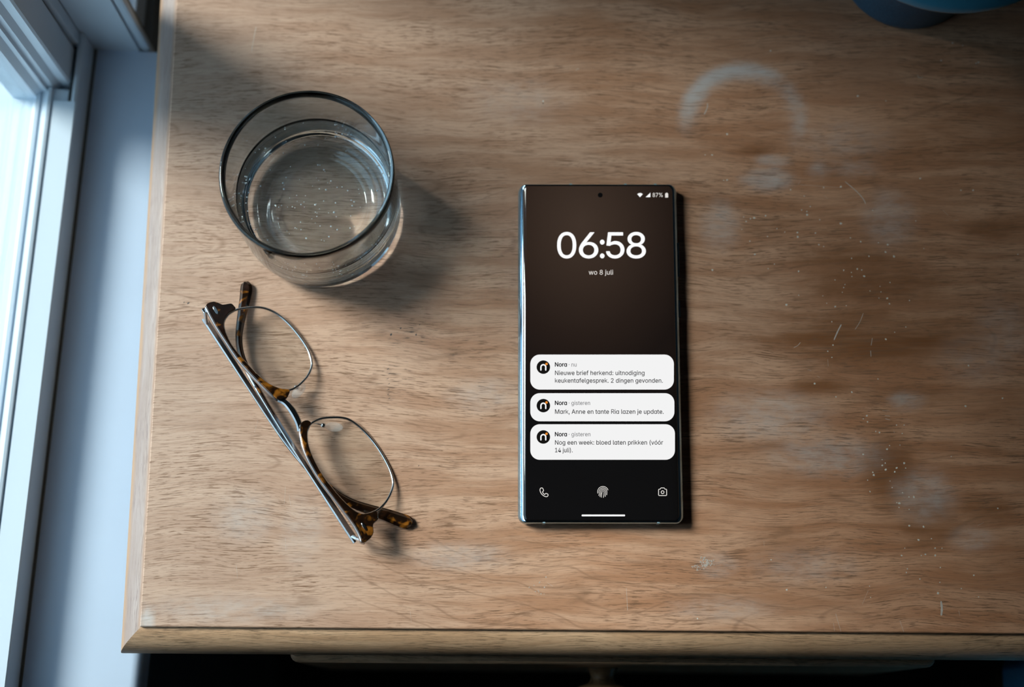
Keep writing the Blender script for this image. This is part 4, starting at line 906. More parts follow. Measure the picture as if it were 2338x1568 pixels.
 'b': (424, [(229,-8),(208,-7),(189,-3),(172,4),(159,12),(147,21),(138,31),(130,41),(123,50),(118,59),(112,59),(112,0),(53,0),(53,509),(114,509),(114,319),(118,319),(123,327),(130,336),(137,346),(147,355),(158,364),(171,373),(188,379),(207,383),(229,384),(259,382),(287,374),(313,361),(335,342),(354,320),(370,293),(381,261),(388,227),(390,189),(388,151),(381,116),(370,84),(355,57),(336,34),(313,16),(288,3),(260,-6),(220,47),(242,49),(262,55),(279,66),(294,80),(306,97),(316,117),(323,139),(327,163),(328,189),(327,215),(323,239),(316,261),(307,281),(295,298),(280,311),(262,322),(243,328),(220,330),(198,328),(178,322),(161,312),(147,299),(134,282),(125,263),(118,241),(114,216),(113,189),(114,162),(118,138),(125,115),(135,95),(147,78),(162,65),(179,55),(198,49)], [(12,14,13),(12,15,14),(24,26,25),(23,26,24),(23,27,26),(22,27,23),(22,28,27),(21,28,22),(20,28,21),(20,29,28),(19,29,20),(18,29,19),(18,61,29),(61,30,29),(17,61,18),(17,62,61),(60,30,61),(17,63,62),(59,30,60),(16,63,17),(16,64,63),(58,30,59),(58,31,30),(12,16,15),(12,68,16),(68,67,16),(67,66,16),(66,65,16),(65,64,16),(57,31,58),(56,31,57),(56,32,31),(55,32,56),(55,33,32),(54,33,55),(12,69,68),(53,33,54),(53,34,33),(12,70,69),(52,34,53),(12,71,70),(51,34,52),(51,35,34),(50,35,51),(12,72,71),(50,36,35),(49,36,50),(12,73,72),(48,36,49),(48,37,36),(12,74,73),(47,37,48),(12,10,74),(10,75,74),(47,38,37),(46,38,47),(10,76,75),(45,38,46),(10,9,76),(9,77,76),(12,11,10),(8,77,9),(45,39,38),(44,39,45),(8,78,77),(7,78,8),(43,39,44),(7,43,78),(7,39,43),(6,39,7),(6,40,39),(5,40,6),(4,40,5),(4,41,40),(3,41,4),(2,41,3),(2,42,41),(1,42,2),(1,0,42)]),
 'd': (424, [(195,-8),(165,-6),(137,3),(111,16),(89,34),(70,57),(55,84),(43,116),(36,151),(34,189),(36,227),(43,261),(55,293),(70,320),(89,342),(112,361),(137,374),(165,382),(196,384),(218,383),(237,379),(253,373),(267,364),(278,355),(287,346),(295,336),(301,327),(306,319),(311,319),(311,509),(372,509),(372,0),(313,0),(313,59),(307,59),(301,50),(295,41),(287,31),(277,21),(266,12),(252,4),(236,-3),(217,-7),(205,47),(226,49),(246,55),(263,65),(278,78),(290,95),(299,115),(306,138),(310,162),(312,189),(310,216),(306,241),(300,263),(290,282),(278,299),(263,312),(246,322),(227,328),(205,330),(182,328),(162,322),(145,311),(130,298),(118,281),(108,261),(102,239),(98,215),(96,189),(98,163),(102,139),(109,117),(118,97),(130,80),(145,66),(162,55),(182,49)], [(28,30,29),(28,31,30),(17,19,18),(17,20,19),(16,20,17),(16,21,20),(15,21,16),(15,22,21),(15,23,22),(14,23,15),(14,24,23),(14,25,24),(13,61,14),(61,25,14),(61,26,25),(13,62,61),(60,26,61),(59,26,60),(13,63,62),(59,27,26),(58,27,59),(13,64,63),(12,64,13),(58,28,27),(58,57,28),(57,56,28),(56,55,28),(55,54,28),(54,31,28),(12,65,64),(12,66,65),(11,66,12),(11,67,66),(10,67,11),(10,68,67),(53,31,54),(10,69,68),(9,69,10),(52,31,53),(9,70,69),(9,71,70),(51,31,52),(8,71,9),(8,72,71),(50,31,51),(7,72,8),(7,73,72),(49,31,50),(7,74,73),(6,74,7),(48,31,49),(6,75,74),(47,33,48),(33,31,48),(5,75,6),(5,76,75),(46,33,47),(5,77,76),(45,34,46),(34,33,46),(45,35,34),(32,31,33),(4,77,5),(4,78,77),(44,35,45),(44,36,35),(4,43,78),(43,36,44),(4,36,43),(4,37,36),(3,37,4),(3,38,37),(3,39,38),(2,39,3),(2,40,39),(2,41,40),(1,41,2),(1,42,41),(0,42,1)]),
 'e': (404, [(212,-8),(177,-5),(145,3),(117,16),(92,35),(72,58),(56,85),(44,116),(37,150),(34,187),(36,224),(44,258),(55,290),(71,317),(91,340),(115,359),(142,373),(172,382),(205,384),(226,383),(246,380),(266,374),(285,366),(303,355),(319,341),(334,324),(347,305),(357,282),(365,256),(370,227),(371,194),(371,169),(75,169),(75,221),(338,221),(310,202),(308,226),(304,248),(298,269),(288,286),(277,301),(263,314),(246,323),(227,328),(205,330),(183,328),(164,323),(146,313),(131,301),(119,286),(109,270),(102,251),(97,231),(96,211),(96,178),(98,151),(102,127),(110,106),(121,88),(135,73),(151,61),(169,53),(190,48),(212,46),(227,47),(241,49),(254,53),(265,58),(276,65),(285,73),(294,82),(300,93),(306,105),(365,91),(358,72),(348,55),(335,39),(320,26),(302,14),(283,4),(261,-3),(237,-7)], [(17,19,18),(17,20,19),(16,20,17),(16,21,20),(16,22,21),(15,22,16),(15,23,22),(14,23,15),(14,24,23),(14,25,24),(13,45,14),(45,44,14),(44,25,14),(43,25,44),(42,25,43),(13,46,45),(42,26,25),(41,26,42),(13,47,46),(12,47,13),(40,26,41),(12,48,47),(40,27,26),(39,27,40),(12,49,48),(11,49,12),(11,50,49),(38,27,39),(38,28,27),(11,51,50),(37,28,38),(10,51,11),(37,29,28),(10,52,51),(36,29,37),(10,33,52),(33,53,52),(36,34,29),(34,30,29),(35,34,36),(9,33,10),(9,32,33),(53,34,33),(53,30,34),(54,30,53),(54,31,30),(8,32,9),(55,31,54),(8,31,32),(8,55,31),(8,56,55),(7,56,8),(7,57,56),(6,57,7),(6,58,57),(71,73,72),(70,73,71),(70,74,73),(6,59,58),(5,59,6),(69,74,70),(5,60,59),(68,74,69),(68,75,74),(67,75,68),(5,61,60),(66,75,67),(4,61,5),(66,76,75),(4,62,61),(65,76,66),(64,76,65),(4,63,62),(63,76,64),(4,76,63),(4,77,76),(3,77,4),(3,78,77),(2,78,3),(2,79,78),(2,80,79),(1,80,2),(1,81,80),(0,81,1)]),
 'f': (254, [(228,379),(228,327),(6,327),(6,379),(81,0),(81,432),(82,452),(87,470),(96,486),(107,499),(120,510),(135,519),(152,525),(169,529),(187,530),(201,530),(212,529),(222,527),(231,525),(238,523),(243,521),(227,468),(224,470),(220,471),(215,472),(209,473),(202,474),(195,474),(178,472),(164,468),(154,460),(147,449),(143,435),(142,419),(142,0)], [(13,15,14),(13,16,15),(12,16,13),(12,17,16),(12,18,17),(11,18,12),(11,19,18),(11,20,19),(11,21,20),(10,21,11),(9,23,10),(23,22,10),(22,21,10),(8,25,9),(25,24,9),(24,23,9),(7,27,8),(27,26,8),(26,25,8),(7,28,27),(7,29,28),(6,29,7),(6,30,29),(6,31,30),(5,31,6),(5,32,31),(5,33,32),(4,33,5),(4,34,33),(2,0,3),(2,1,0)]),
 'g': (425, [(207,-151),(180,-149),(156,-146),(134,-140),(114,-132),(97,-122),(82,-110),(70,-97),(59,-84),(51,-69),(101,-41),(107,-49),(114,-57),(122,-66),(131,-74),(142,-82),(154,-88),(169,-93),(187,-96),(207,-97),(236,-95),(261,-87),(282,-75),(298,-58),(308,-34),(311,-6),(311,68),(306,68),(301,60),(294,51),(287,41),(277,32),(266,23),(252,16),(236,10),(217,6),(195,5),(165,7),(138,14),(113,27),(90,43),(71,65),(55,90),(43,120),(36,154),(34,191),(36,229),(43,263),(55,293),(71,320),(90,342),(112,361),(138,374),(166,382),(196,384),(218,383),(237,379),(253,373),(267,365),(279,356),(288,346),(296,336),(302,327),(308,319),(313,319),(313,379),(372,379),(372,-9),(370,-40),(363,-67),(350,-90),(334,-109),(314,-124),(291,-136),(265,-144),(237,-149),(205,59),(227,61),(246,66),(264,75),(278,87),(290,103),(300,121),(307,142),(311,166),(312,193),(311,219),(307,242),(300,264),(291,283),(279,299),(264,312),(247,322),(227,328),(205,330),(182,328),(163,322),(145,312),(130,298),(118,282),(109,262),(102,241),(98,218),(96,193),(98,167),(102,144),(109,123),(118,104),(131,88),(145,76),(163,66),(183,61)], [(53,55,54),(53,56,55),(52,56,53),(64,66,65),(64,67,66),(52,57,56),(51,57,52),(51,58,57),(51,59,58),(50,59,51),(50,60,59),(50,61,60),(49,94,50),(94,61,50),(94,62,61),(49,95,94),(93,62,94),(92,62,93),(49,96,95),(92,63,62),(91,63,92),(49,97,96),(48,97,49),(91,64,63),(91,90,64),(90,89,64),(89,88,64),(88,87,64),(87,67,64),(48,98,97),(48,99,98),(47,99,48),(47,100,99),(46,100,47),(46,101,100),(86,67,87),(46,102,101),(45,102,46),(85,67,86),(45,103,102),(45,104,103),(84,67,85),(44,104,45),(44,105,104),(83,67,84),(43,105,44),(43,106,105),(82,67,83),(43,107,106),(81,67,82),(42,107,43),(42,108,107),(80,26,81),(26,67,81),(41,108,42),(41,109,108),(79,26,80),(41,110,109),(78,27,79),(27,26,79),(78,28,27),(25,67,26),(41,111,110),(77,28,78),(40,111,41),(40,76,111),(76,28,77),(76,29,28),(40,29,76),(40,30,29),(39,30,40),(39,31,30),(39,32,31),(38,32,39),(38,33,32),(38,34,33),(37,34,38),(37,35,34),(36,35,37),(24,67,25),(24,68,67),(23,68,24),(23,69,68),(9,11,10),(9,12,11),(9,13,12),(22,69,23),(9,14,13),(22,70,69),(8,14,9),(8,15,14),(21,70,22),(8,16,15),(7,16,8),(20,70,21),(7,17,16),(20,71,70),(7,18,17),(19,71,20),(7,19,18),(7,71,19),(6,71,7),(6,72,71),(5,72,6),(4,72,5),(4,73,72),(3,73,4),(3,74,73),(2,74,3),(2,75,74),(1,75,2),(1,0,75)]),
 'h': (410, [(114,227),(114,0),(53,0),(53,509),(114,509),(114,287),(102,287),(116,319),(132,344),(152,362),(175,374),(200,382),(227,384),(252,383),(275,377),(295,369),(313,356),(328,340),(341,321),(350,298),(355,271),(357,240),(357,0),(296,0),(296,235),(293,263),(286,286),(273,304),(256,318),(235,326),(210,329),(192,328),(176,324),(161,317),(147,308),(136,297),(126,283),(119,266),(115,248)], [(2,4,3),(2,6,4),(6,5,4),(11,13,12),(11,14,13),(10,14,11),(10,15,14),(9,15,10),(9,16,15),(8,16,9),(8,17,16),(7,31,8),(31,17,8),(31,30,17),(30,18,17),(29,18,30),(7,32,31),(28,18,29),(7,33,32),(28,19,18),(6,33,7),(27,19,28),(6,34,33),(6,35,34),(26,19,27),(26,20,19),(6,36,35),(2,37,6),(37,36,6),(25,20,26),(25,21,20),(2,38,37),(24,21,25),(2,0,38),(24,22,21),(23,22,24),(2,1,0)]),
 'i': (167, [(84,443),(73,444),(63,448),(54,455),(47,463),(43,472),(41,483),(43,494),(47,504),(54,512),(63,518),(73,522),(84,524),(95,522),(105,518),(114,512),(121,504),(125,494),(126,483),(125,472),(121,463),(114,455),(105,448),(95,444),(53,0),(53,379),(114,379),(114,0)], [(24,26,25),(24,27,26),(11,13,12),(10,13,11),(10,14,13),(9,14,10),(9,15,14),(8,15,9),(8,16,15),(7,16,8),(7,17,16),(6,17,7),(6,18,17),(5,18,6),(5,19,18),(4,19,5),(4,20,19),(3,20,4),(3,21,20),(2,21,3),(2,22,21),(1,22,2),(1,23,22),(0,23,1)]),
 'j': (167, [(83,443),(72,444),(62,448),(53,455),(47,463),(42,472),(41,483),(42,494),(47,504),(53,512),(62,518),(72,522),(83,524),(95,522),(105,518),(114,512),(120,504),(125,494),(126,483),(125,472),(120,463),(114,455),(105,448),(95,444),(53,379),(114,379),(114,-30),(112,-52),(108,-72),(102,-90),(92,-106),(80,-119),(65,-129),(47,-137),(27,-141),(4,-143),(-10,-143),(-10,-87),(2,-87),(18,-85),(31,-80),(40,-72),(47,-61),(51,-46),(53,-29)], [(44,25,24),(44,26,25),(43,26,44),(43,27,26),(42,27,43),(42,28,27),(41,28,42),(40,28,41),(40,29,28),(39,29,40),(38,29,39),(36,38,37),(36,29,38),(36,30,29),(36,31,30),(36,32,31),(36,33,32),(36,34,33),(36,35,34),(11,13,12),(10,13,11),(10,14,13),(9,14,10),(9,15,14),(8,15,9),(8,16,15),(7,16,8),(7,17,16),(6,17,7),(6,18,17),(5,18,6),(5,19,18),(4,19,5),(4,20,19),(3,20,4),(3,21,20),(2,21,3),(2,22,21),(1,22,2),(1,23,22),(0,23,1)]),
 'k': (381, [(53,0),(103,0),(103,509),(53,509),(103,127),(103,197),(302,384),(367,384),(165,200),(203,238),(372,0),(310,0)], [(0,1,2,3),(4,5,6,7),(8,9,10,11)]),
 'l': (189, [(139,-2),(112,0),(91,8),(74,20),(62,37),(55,59),(53,84),(53,509),(114,509),(114,99),(114,83),(117,71),(120,62),(126,57),(135,53),(146,52),(152,52),(157,52),(160,53),(164,53),(167,54),(170,54),(181,3),(175,1),(169,0),(162,-1),(154,-2),(147,-2)], [(6,8,7),(6,9,8),(6,10,9),(5,10,6),(5,11,10),(5,12,11),(5,13,12),(4,13,5),(4,14,13),(20,22,21),(19,22,20),(18,22,19),(4,15,14),(17,22,18),(16,22,17),(15,22,16),(4,22,15),(3,22,4),(2,22,3),(1,22,2),(1,23,22),(1,24,23),(1,25,24),(0,25,1),(0,26,25),(0,27,26)]),
 'n': (410, [(114,227),(114,0),(53,0),(53,379),(112,379),(112,287),(102,287),(116,319),(132,344),(152,362),(175,374),(200,382),(227,384),(252,383),(275,377),(295,369),(313,356),(328,340),(341,321),(350,298),(355,271),(357,240),(357,0),(296,0),(296,235),(293,263),(286,286),(273,304),(256,318),(235,326),(210,329),(192,328),(176,324),(161,317),(147,308),(136,297),(126,283),(119,266),(115,248)], [(11,13,12),(11,14,13),(10,14,11),(2,4,3),(2,6,4),(6,5,4),(10,15,14),(9,15,10),(9,16,15),(8,16,9),(8,17,16),(7,31,8),(31,17,8),(31,30,17),(30,18,17),(29,18,30),(7,32,31),(28,18,29),(7,33,32),(28,19,18),(6,33,7),(27,19,28),(6,34,33),(6,35,34),(26,19,27),(26,20,19),(6,36,35),(2,37,6),(37,36,6),(25,20,26),(25,21,20),(2,38,37),(24,21,25),(2,0,38),(24,22,21),(23,22,24),(2,1,0)]),
 'o': (415, [(207,-8),(174,-5),(144,3),(117,16),(93,35),(72,58),(56,85),(44,116),(37,150),(34,187),(37,225),(44,260),(56,291),(72,318),(93,341),(117,360),(144,374),(174,382),(207,384),(241,382),(271,374),(299,360),(323,341),(343,318),(359,291),(371,260),(379,225),(381,187),(379,150),(371,116),(359,85),(343,58),(323,35),(299,16),(271,3),(241,-5),(207,46),(231,49),(252,55),(270,66),(285,80),(298,97),(307,117),(314,139),(318,163),(319,187),(318,212),(314,236),(307,258),(298,278),(285,296),(270,310),(252,321),(231,328),(207,330),(184,328),(163,321),(145,310),(130,296),(118,278),(108,258),(102,236),(98,212),(96,187),(98,163),(102,139),(108,117),(118,97),(130,80),(145,66),(163,55),(184,49)], [(17,19,18),(16,19,17),(16,20,19),(15,20,16),(15,21,20),(14,21,15),(14,22,21),(13,22,14),(13,54,22),(54,23,22),(13,55,54),(53,23,54),(13,56,55),(52,23,53),(13,57,56),(51,23,52),(12,57,13),(51,24,23),(12,58,57),(50,24,51),(12,59,58),(49,24,50),(11,59,12),(49,25,24),(11,60,59),(48,25,49),(10,60,11),(48,26,25),(10,61,60),(47,26,48),(10,62,61),(46,26,47),(46,27,26),(9,62,10),(9,63,62),(45,27,46),(8,63,9),(8,64,63),(44,27,45),(44,28,27),(8,65,64),(43,28,44),(43,29,28),(7,65,8),(7,66,65),(42,29,43),(7,67,66),(41,29,42),(6,67,7),(41,30,29),(6,68,67),(40,30,41),(5,68,6),(40,31,30),(5,69,68),(39,31,40),(5,70,69),(38,31,39),(4,70,5),(38,32,31),(4,71,70),(37,32,38),(4,36,71),(36,32,37),(4,32,36),(3,32,4),(3,33,32),(2,33,3),(2,34,33),(1,34,2),(1,35,34),(0,35,1)]),
 'p': (424, [(53,-143),(53,379),(112,379),(112,319),(118,319),(123,327),(130,336),(137,346),(147,355),(158,364),(171,373),(188,379),(207,383),(229,384),(259,382),(287,374),(313,361),(335,342),(354,320),(370,293),(381,261),(388,227),(390,189),(388,151),(381,116),(370,84),(355,57),(336,34),(313,16),(288,3),(260,-6),(229,-8),(208,-7),(189,-3),(173,4),(159,12),(147,21),(138,31),(130,41),(124,50),(118,59),(114,59),(114,-143),(220,47),(242,49),(262,55),(279,66),(294,80),(306,97),(316,117),(323,139),(327,163),(328,189),(327,215),(323,239),(316,261),(307,281),(295,298),(280,311),(262,322),(243,328),(220,330),(198,328),(178,322),(161,312),(147,299),(134,282),(125,263),(118,241),(114,216),(113,189),(114,162),(118,138),(125,115),(135,95),(147,78),(162,65),(179,55),(198,49)], [(12,14,13),(11,14,12),(11,15,14),(0,2,1),(0,3,2),(10,15,11),(10,16,15),(9,16,10),(8,16,9),(8,17,16),(7,17,8),(6,17,7),(6,61,17),(61,18,17),(5,61,6),(5,62,61),(60,18,61),(5,63,62),(59,18,60),(4,63,5),(4,64,63),(58,18,59),(58,19,18),(0,4,3),(0,68,4),(68,67,4),(67,66,4),(66,65,4),(65,64,4),(57,19,58),(56,19,57),(56,20,19),(55,20,56),(55,21,20),(54,21,55),(0,69,68),(53,21,54),(53,22,21),(0,70,69),(52,22,53),(0,71,70),(51,22,52),(51,23,22),(50,23,51),(0,72,71),(50,24,23),(49,24,50),(0,73,72),(48,24,49),(48,25,24),(0,41,73),(41,74,73),(47,25,48),(41,75,74),(47,26,25),(46,26,47),(41,76,75),(45,26,46),(41,40,76),(40,77,76),(0,42,41),(39,77,40),(45,27,26),(44,27,45),(39,78,77),(38,78,39),(43,27,44),(38,43,78),(38,27,43),(37,27,38),(37,28,27),(36,28,37),(35,28,36),(35,29,28),(34,29,35),(33,29,34),(33,30,29),(32,30,33),(32,31,30)]),
 'r': (259, [(53,0),(53,379),(112,379),(112,321),(115,321),(124,339),(137,354),(152,367),(171,377),(191,383),(213,385),(218,385),(223,385),(229,384),(235,384),(240,384),(243,384),(243,322),(241,323),(236,324),(230,324),(223,325),(215,326),(207,326),(190,324),(174,321),(159,315),(146,306),(135,296),(126,284),(119,269),(115,254),(114,237),(114,0)], [(9,11,10),(9,12,11),(9,13,12),(9,14,13),(9,15,14),(9,16,15),(9,17,16),(8,17,9),(0,2,1),(0,3,2),(7,17,8),(6,17,7),(5,19,6),(19,18,6),(18,17,6),(4,23,5),(23,22,5),(22,21,5),(21,20,5),(20,19,5),(4,24,23),(4,25,24),(0,4,3),(0,31,4),(31,30,4),(30,29,4),(29,28,4),(28,27,4),(27,26,4),(26,25,4),(0,32,31),(0,33,32)]),
 's': (365, [(182,-8),(157,-7),(133,-3),(112,3),(93,12),(76,24),(62,38),(50,54),(41,73),(36,94),(94,107),(101,87),(111,72),(124,60),(141,52),(160,47),(181,45),(206,47),(227,53),(244,62),(258,74),(265,88),(268,103),(266,115),(262,126),(254,136),(243,144),(229,150),(212,155),(149,170),(118,180),(92,192),(72,208),(58,227),(50,249),(47,274),(49,295),(55,314),(65,332),(79,347),(95,360),(115,370),(137,378),(161,383),(187,384),(212,383),(234,379),(254,372),(271,363),(286,352),(299,339),(309,324),(318,308),(324,290),(268,277),(262,291),(254,304),(243,316),(228,325),(210,331),(187,333),(166,331),(147,326),(131,317),(119,305),(111,292),(109,277),(110,264),(115,253),(124,243),(136,235),(152,229),(172,223),(229,209),(261,200),(287,187),(306,171),(320,153),(328,131),(331,107),(329,85),(323,65),(312,47),(298,31),(281,18),(260,6),(236,-2),(210,-7)], [(43,45,44),(43,46,45),(42,46,43),(42,47,46),(41,47,42),(41,48,47),(40,48,41),(40,49,48),(39,49,40),(39,50,49),(38,50,39),(38,60,50),(60,51,50),(38,61,60),(59,51,60),(37,61,38),(37,62,61),(58,51,59),(37,63,62),(57,51,58),(57,52,51),(37,64,63),(56,52,57),(36,64,37),(56,53,52),(36,65,64),(55,53,56),(35,65,36),(35,66,65),(54,53,55),(35,67,66),(34,67,35),(34,68,67),(34,69,68),(33,69,34),(33,70,69),(33,71,70),(33,72,71),(32,72,33),(32,73,72),(32,74,73),(31,74,32),(31,75,74),(30,75,31),(30,76,75),(29,76,30),(29,77,76),(28,77,29),(27,77,28),(27,78,77),(26,78,27),(25,78,26),(24,78,25),(24,79,78),(23,79,24),(22,79,23),(9,11,10),(22,80,79),(21,80,22),(8,11,9),(20,80,21),(8,12,11),(20,81,80),(19,81,20),(7,12,8),(7,13,12),(19,82,81),(18,82,19),(7,14,13),(6,14,7),(17,82,18),(6,15,14),(16,82,17),(16,83,82),(6,16,15),(6,83,16),(5,83,6),(5,84,83),(4,84,5),(4,85,84),(3,85,4),(3,86,85),(2,86,3),(2,87,86),(1,87,2),(1,0,87)]),
 't': (227, [(204,379),(204,327),(6,327),(6,379),(65,471),(126,471),(126,98),(127,83),(130,70),(136,61),(144,55),(156,51),(170,50),(175,50),(180,50),(185,51),(191,52),(197,53),(202,54),(213,2),(207,0),(200,-2),(192,-3),(184,-3),(176,-4),(168,-4),(138,-1),(113,7),(92,21),(77,41),(68,64),(65,93)], [(31,5,4),(31,6,5),(2,0,3),(2,1,0),(31,7,6),(30,7,31),(30,8,7),(30,9,8),(29,9,30),(29,10,9),(29,11,10),(17,19,18),(16,19,17),(15,19,16),(29,12,11),(14,19,15),(13,19,14),(12,19,13),(29,19,12),(28,19,29),(27,19,28),(26,19,27),(26,20,19),(26,21,20),(25,21,26),(25,22,21),(25,23,22),(25,24,23)]),
 'u': (410, [(182,-5),(158,-3),(135,2),(115,11),(97,23),(82,39),(69,59),(60,82),(54,109),(53,139),(53,379),(114,379),(114,144),(116,117),(124,94),(137,75),(154,61),(175,53),(200,50),(218,51),(234,55),(249,62),(263,71),(274,83),(283,97),(290,113),(295,132),(296,153),(296,379),(357,379),(357,0),(298,0),(298,92),(307,92),(294,60),(277,35),(257,17),(234,5),(209,-3)], [(9,11,10),(9,12,11),(27,29,28),(27,30,29),(26,30,27),(9,13,12),(8,13,9),(25,33,26),(33,30,26),(8,14,13),(24,33,25),(7,14,8),(23,32,24),(32,33,24),(7,15,14),(23,34,32),(34,31,32),(34,30,33),(22,34,23),(6,15,7),(6,16,15),(21,34,22),(20,34,21),(6,17,16),(20,35,34),(31,30,34),(5,17,6),(19,35,20),(5,18,17),(18,35,19),(5,35,18),(4,35,5),(4,36,35),(3,36,4),(3,37,36),(2,37,3),(2,38,37),(1,38,2),(1,0,38)]),
 'v': (389, [(163,0),(17,379),(84,379),(165,155),(173,132),(180,110),(187,87),(193,64),(199,42),(206,21),(184,21),(191,42),(197,64),(203,87),(209,110),(216,132),(224,155),(305,379),(371,379),(226,0)], [(0,2,1),(0,3,2),(16,18,17),(16,19,18),(0,4,3),(15,19,16),(0,5,4),(14,19,15),(0,6,5),(13,19,14),(0,7,6),(12,19,13),(11,8,12),(8,19,12),(0,11,7),(11,8,7),(0,10,11),(9,19,8),(0,9,10),(0,19,9)]),
 'w': (567, [(138,0),(23,379),(87,379),(133,214),(140,190),(147,164),(154,137),(161,107),(168,75),(175,41),(165,41),(172,74),(179,105),(186,135),(192,163),(199,189),(206,214),(252,379),(316,379),(362,214),(368,189),(375,163),(382,136),(388,106),(395,75),(402,41),(391,41),(399,75),(406,106),(413,135),(420,163),(427,189),(434,214),(480,379),(545,379),(429,0),(368,0),(319,172),(314,189),(309,207),(305,225),(300,243),(295,262),(291,280),(286,299),(281,318),(277,338),(291,338),(286,319),(281,299),(277,280),(272,262),(267,243),(263,225),(258,207),(253,189),(248,172),(199,0)], [(0,2,1),(0,3,2),(16,46,17),(46,18,17),(46,47,18),(47,19,18),(32,34,33),(32,35,34),(16,45,46),(48,19,47),(49,44,48),(44,19,48),(16,49,45),(49,44,45),(16,50,49),(43,19,44),(16,51,50),(42,19,43),(16,52,51),(41,19,42),(40,19,41),(16,53,52),(39,19,40),(16,54,53),(0,4,3),(15,54,16),(39,20,19),(31,35,32),(38,20,39),(15,55,54),(0,5,4),(37,20,38),(37,21,20),(30,35,31),(15,56,55),(14,56,15),(14,57,56),(36,21,37),(0,6,5),(36,22,21),(29,35,30),(13,57,14),(0,7,6),(36,23,22),(28,35,29),(12,57,13),(0,8,7),(36,24,23),(27,35,28),(11,57,12),(0,10,8),(10,9,8),(36,26,24),(26,25,24),(26,35,27),(10,57,11),(0,57,10),(36,35,26)]),
 'z': (380, [(42,0),(42,46),(254,320),(254,323),(48,323),(48,379),(333,379),(333,331),(126,60),(126,56),(339,56),(339,0)], [(4,6,5),(4,7,6),(4,3,7),(3,2,7),(2,8,7),(1,8,2),(1,9,8),(1,10,9),(1,11,10),(0,11,1)]),
 '·': (196, [(98,196),(86,198),(75,202),(66,210),(58,219),(54,230),(52,242),(54,254),(58,265),(66,274),(75,282),(86,286),(98,287),(110,286),(121,282),(130,274),(138,265),(142,254),(144,242),(142,230),(138,219),(130,210),(121,202),(110,198)], [(11,13,12),(10,13,11),(10,14,13),(9,14,10),(9,15,14),(8,15,9),(8,16,15),(7,16,8),(7,17,16),(6,17,7),(6,18,17),(5,18,6),(5,19,18),(4,19,5),(4,20,19),(3,20,4),(3,21,20),(2,21,3),(2,22,21),(1,22,2),(1,23,22),(0,23,1)]),
 'ó': (415, [(181,429),(228,529),(297,529),(231,429),(207,-8),(174,-5),(144,3),(117,16),(93,35),(72,58),(56,85),(44,116),(37,150),(34,187),(37,225),(44,260),(56,291),(72,318),(93,341),(117,360),(144,374),(174,382),(207,384),(241,382),(271,374),(299,360),(323,341),(343,318),(359,291),(371,260),(379,225),(381,187),(379,150),(371,116),(359,85),(343,58),(323,35),(299,16),(271,3),(241,-5),(207,46),(231,49),(252,55),(270,66),(285,80),(298,97),(307,117),(314,139),(318,163),(319,187),(318,212),(314,236),(307,258),(298,278),(285,296),(270,310),(252,321),(231,328),(207,330),(184,328),(163,321),(145,310),(130,296),(118,278),(108,258),(102,236),(98,212),(96,187),(98,163),(102,139),(108,117),(118,97),(130,80),(145,66),(163,55),(184,49)], [(21,23,22),(20,23,21),(20,24,23),(19,24,20),(19,25,24),(18,25,19),(18,26,25),(17,26,18),(17,58,26),(58,27,26),(17,59,58),(57,27,58),(17,60,59),(56,27,57),(17,61,60),(55,27,56),(16,61,17),(55,28,27),(16,62,61),(54,28,55),(16,63,62),(53,28,54),(15,63,16),(53,29,28),(15,64,63),(52,29,53),(14,64,15),(52,30,29),(14,65,64),(51,30,52),(14,66,65),(50,30,51),(50,31,30),(13,66,14),(13,67,66),(49,31,50),(12,67,13),(12,68,67),(48,31,49),(48,32,31),(12,69,68),(47,32,48),(47,33,32),(11,69,12),(11,70,69),(46,33,47),(11,71,70),(45,33,46),(10,71,11),(45,34,33),(10,72,71),(44,34,45),(9,72,10),(44,35,34),(9,73,72),(43,35,44),(9,74,73),(42,35,43),(8,74,9),(42,36,35),(8,75,74),(41,36,42),(8,40,75),(40,36,41),(8,36,40),(7,36,8),(7,37,36),(6,37,7),(6,38,37),(5,38,6),(5,39,38),(4,39,5),(0,2,1),(0,3,2)]),
 ' ': (188, [], []),
}
def text_poly(s):
    V, F, x = [], [], 0
    for ch in s:
        adv, gv_, gf_ = GLYPHS[ch]
        b = len(V)
        V += [(x + a, c) for a, c in gv_]; F += [tuple(i + b for i in f) for f in gf_]
        x += adv
    return V, F
CAP = max(q[1] for q in GLYPHS['N'][1])
def lettering(name, s, x0, x1, base, cap, mat, parent, lift=0.0, bold=0.0):
    """one line of writing: from x0 to x1, on the baseline, with the given cap height (pixels)"""
    out, faces = [], []
    for tx, q0, q1 in (s if isinstance(s, list) else [(s, x0, x1)]):
        V, F = text_poly(tx)
        lo = min(v[0] for v in V); hi = max(v[0] for v in V)
        kx = (q1 - q0) / (hi - lo); ky = cap / CAP
        for k_, (ox, oy) in enumerate(((0, 0),) if bold == 0 else ((-bold, 0), (bold, 0), (0, -bold), (0, bold))):
            b = len(out)
            out += [pw(*pl(q0 + (v[0] - lo) * kx + ox, base - v[1] * ky + oy), ZT + lift + k_ * 0.0015) for v in V]
            faces += [tuple(i + b for i in f) for f in F]
    o = mesh(name, out, faces, mat, parent)
    up_only(o)
    return o
lettering('clock_digits', [('0', 1272.5, 1315.3), ('6', 1322.2, 1365.6), (':', 1370.2, 1379.8), ('5', 1384.2, 1425.2), ('8', 1431.0, 1474.2)], 0, 0, 588.8, 58.2, M['px_white'], ph, 0.0, 0.55)['label'] = 'large white clock reading 06:58'
lettering('date_text', 'wo 8 juli', 1344.3, 1399.7, 626.8, 10.6, M['px_date'], ph, 0.0, 0.12)
lettering('battery_text', '87%', 1490, 1513, 449.6, 9.2, M['px_soft'], ph, 0.0, 0.1)
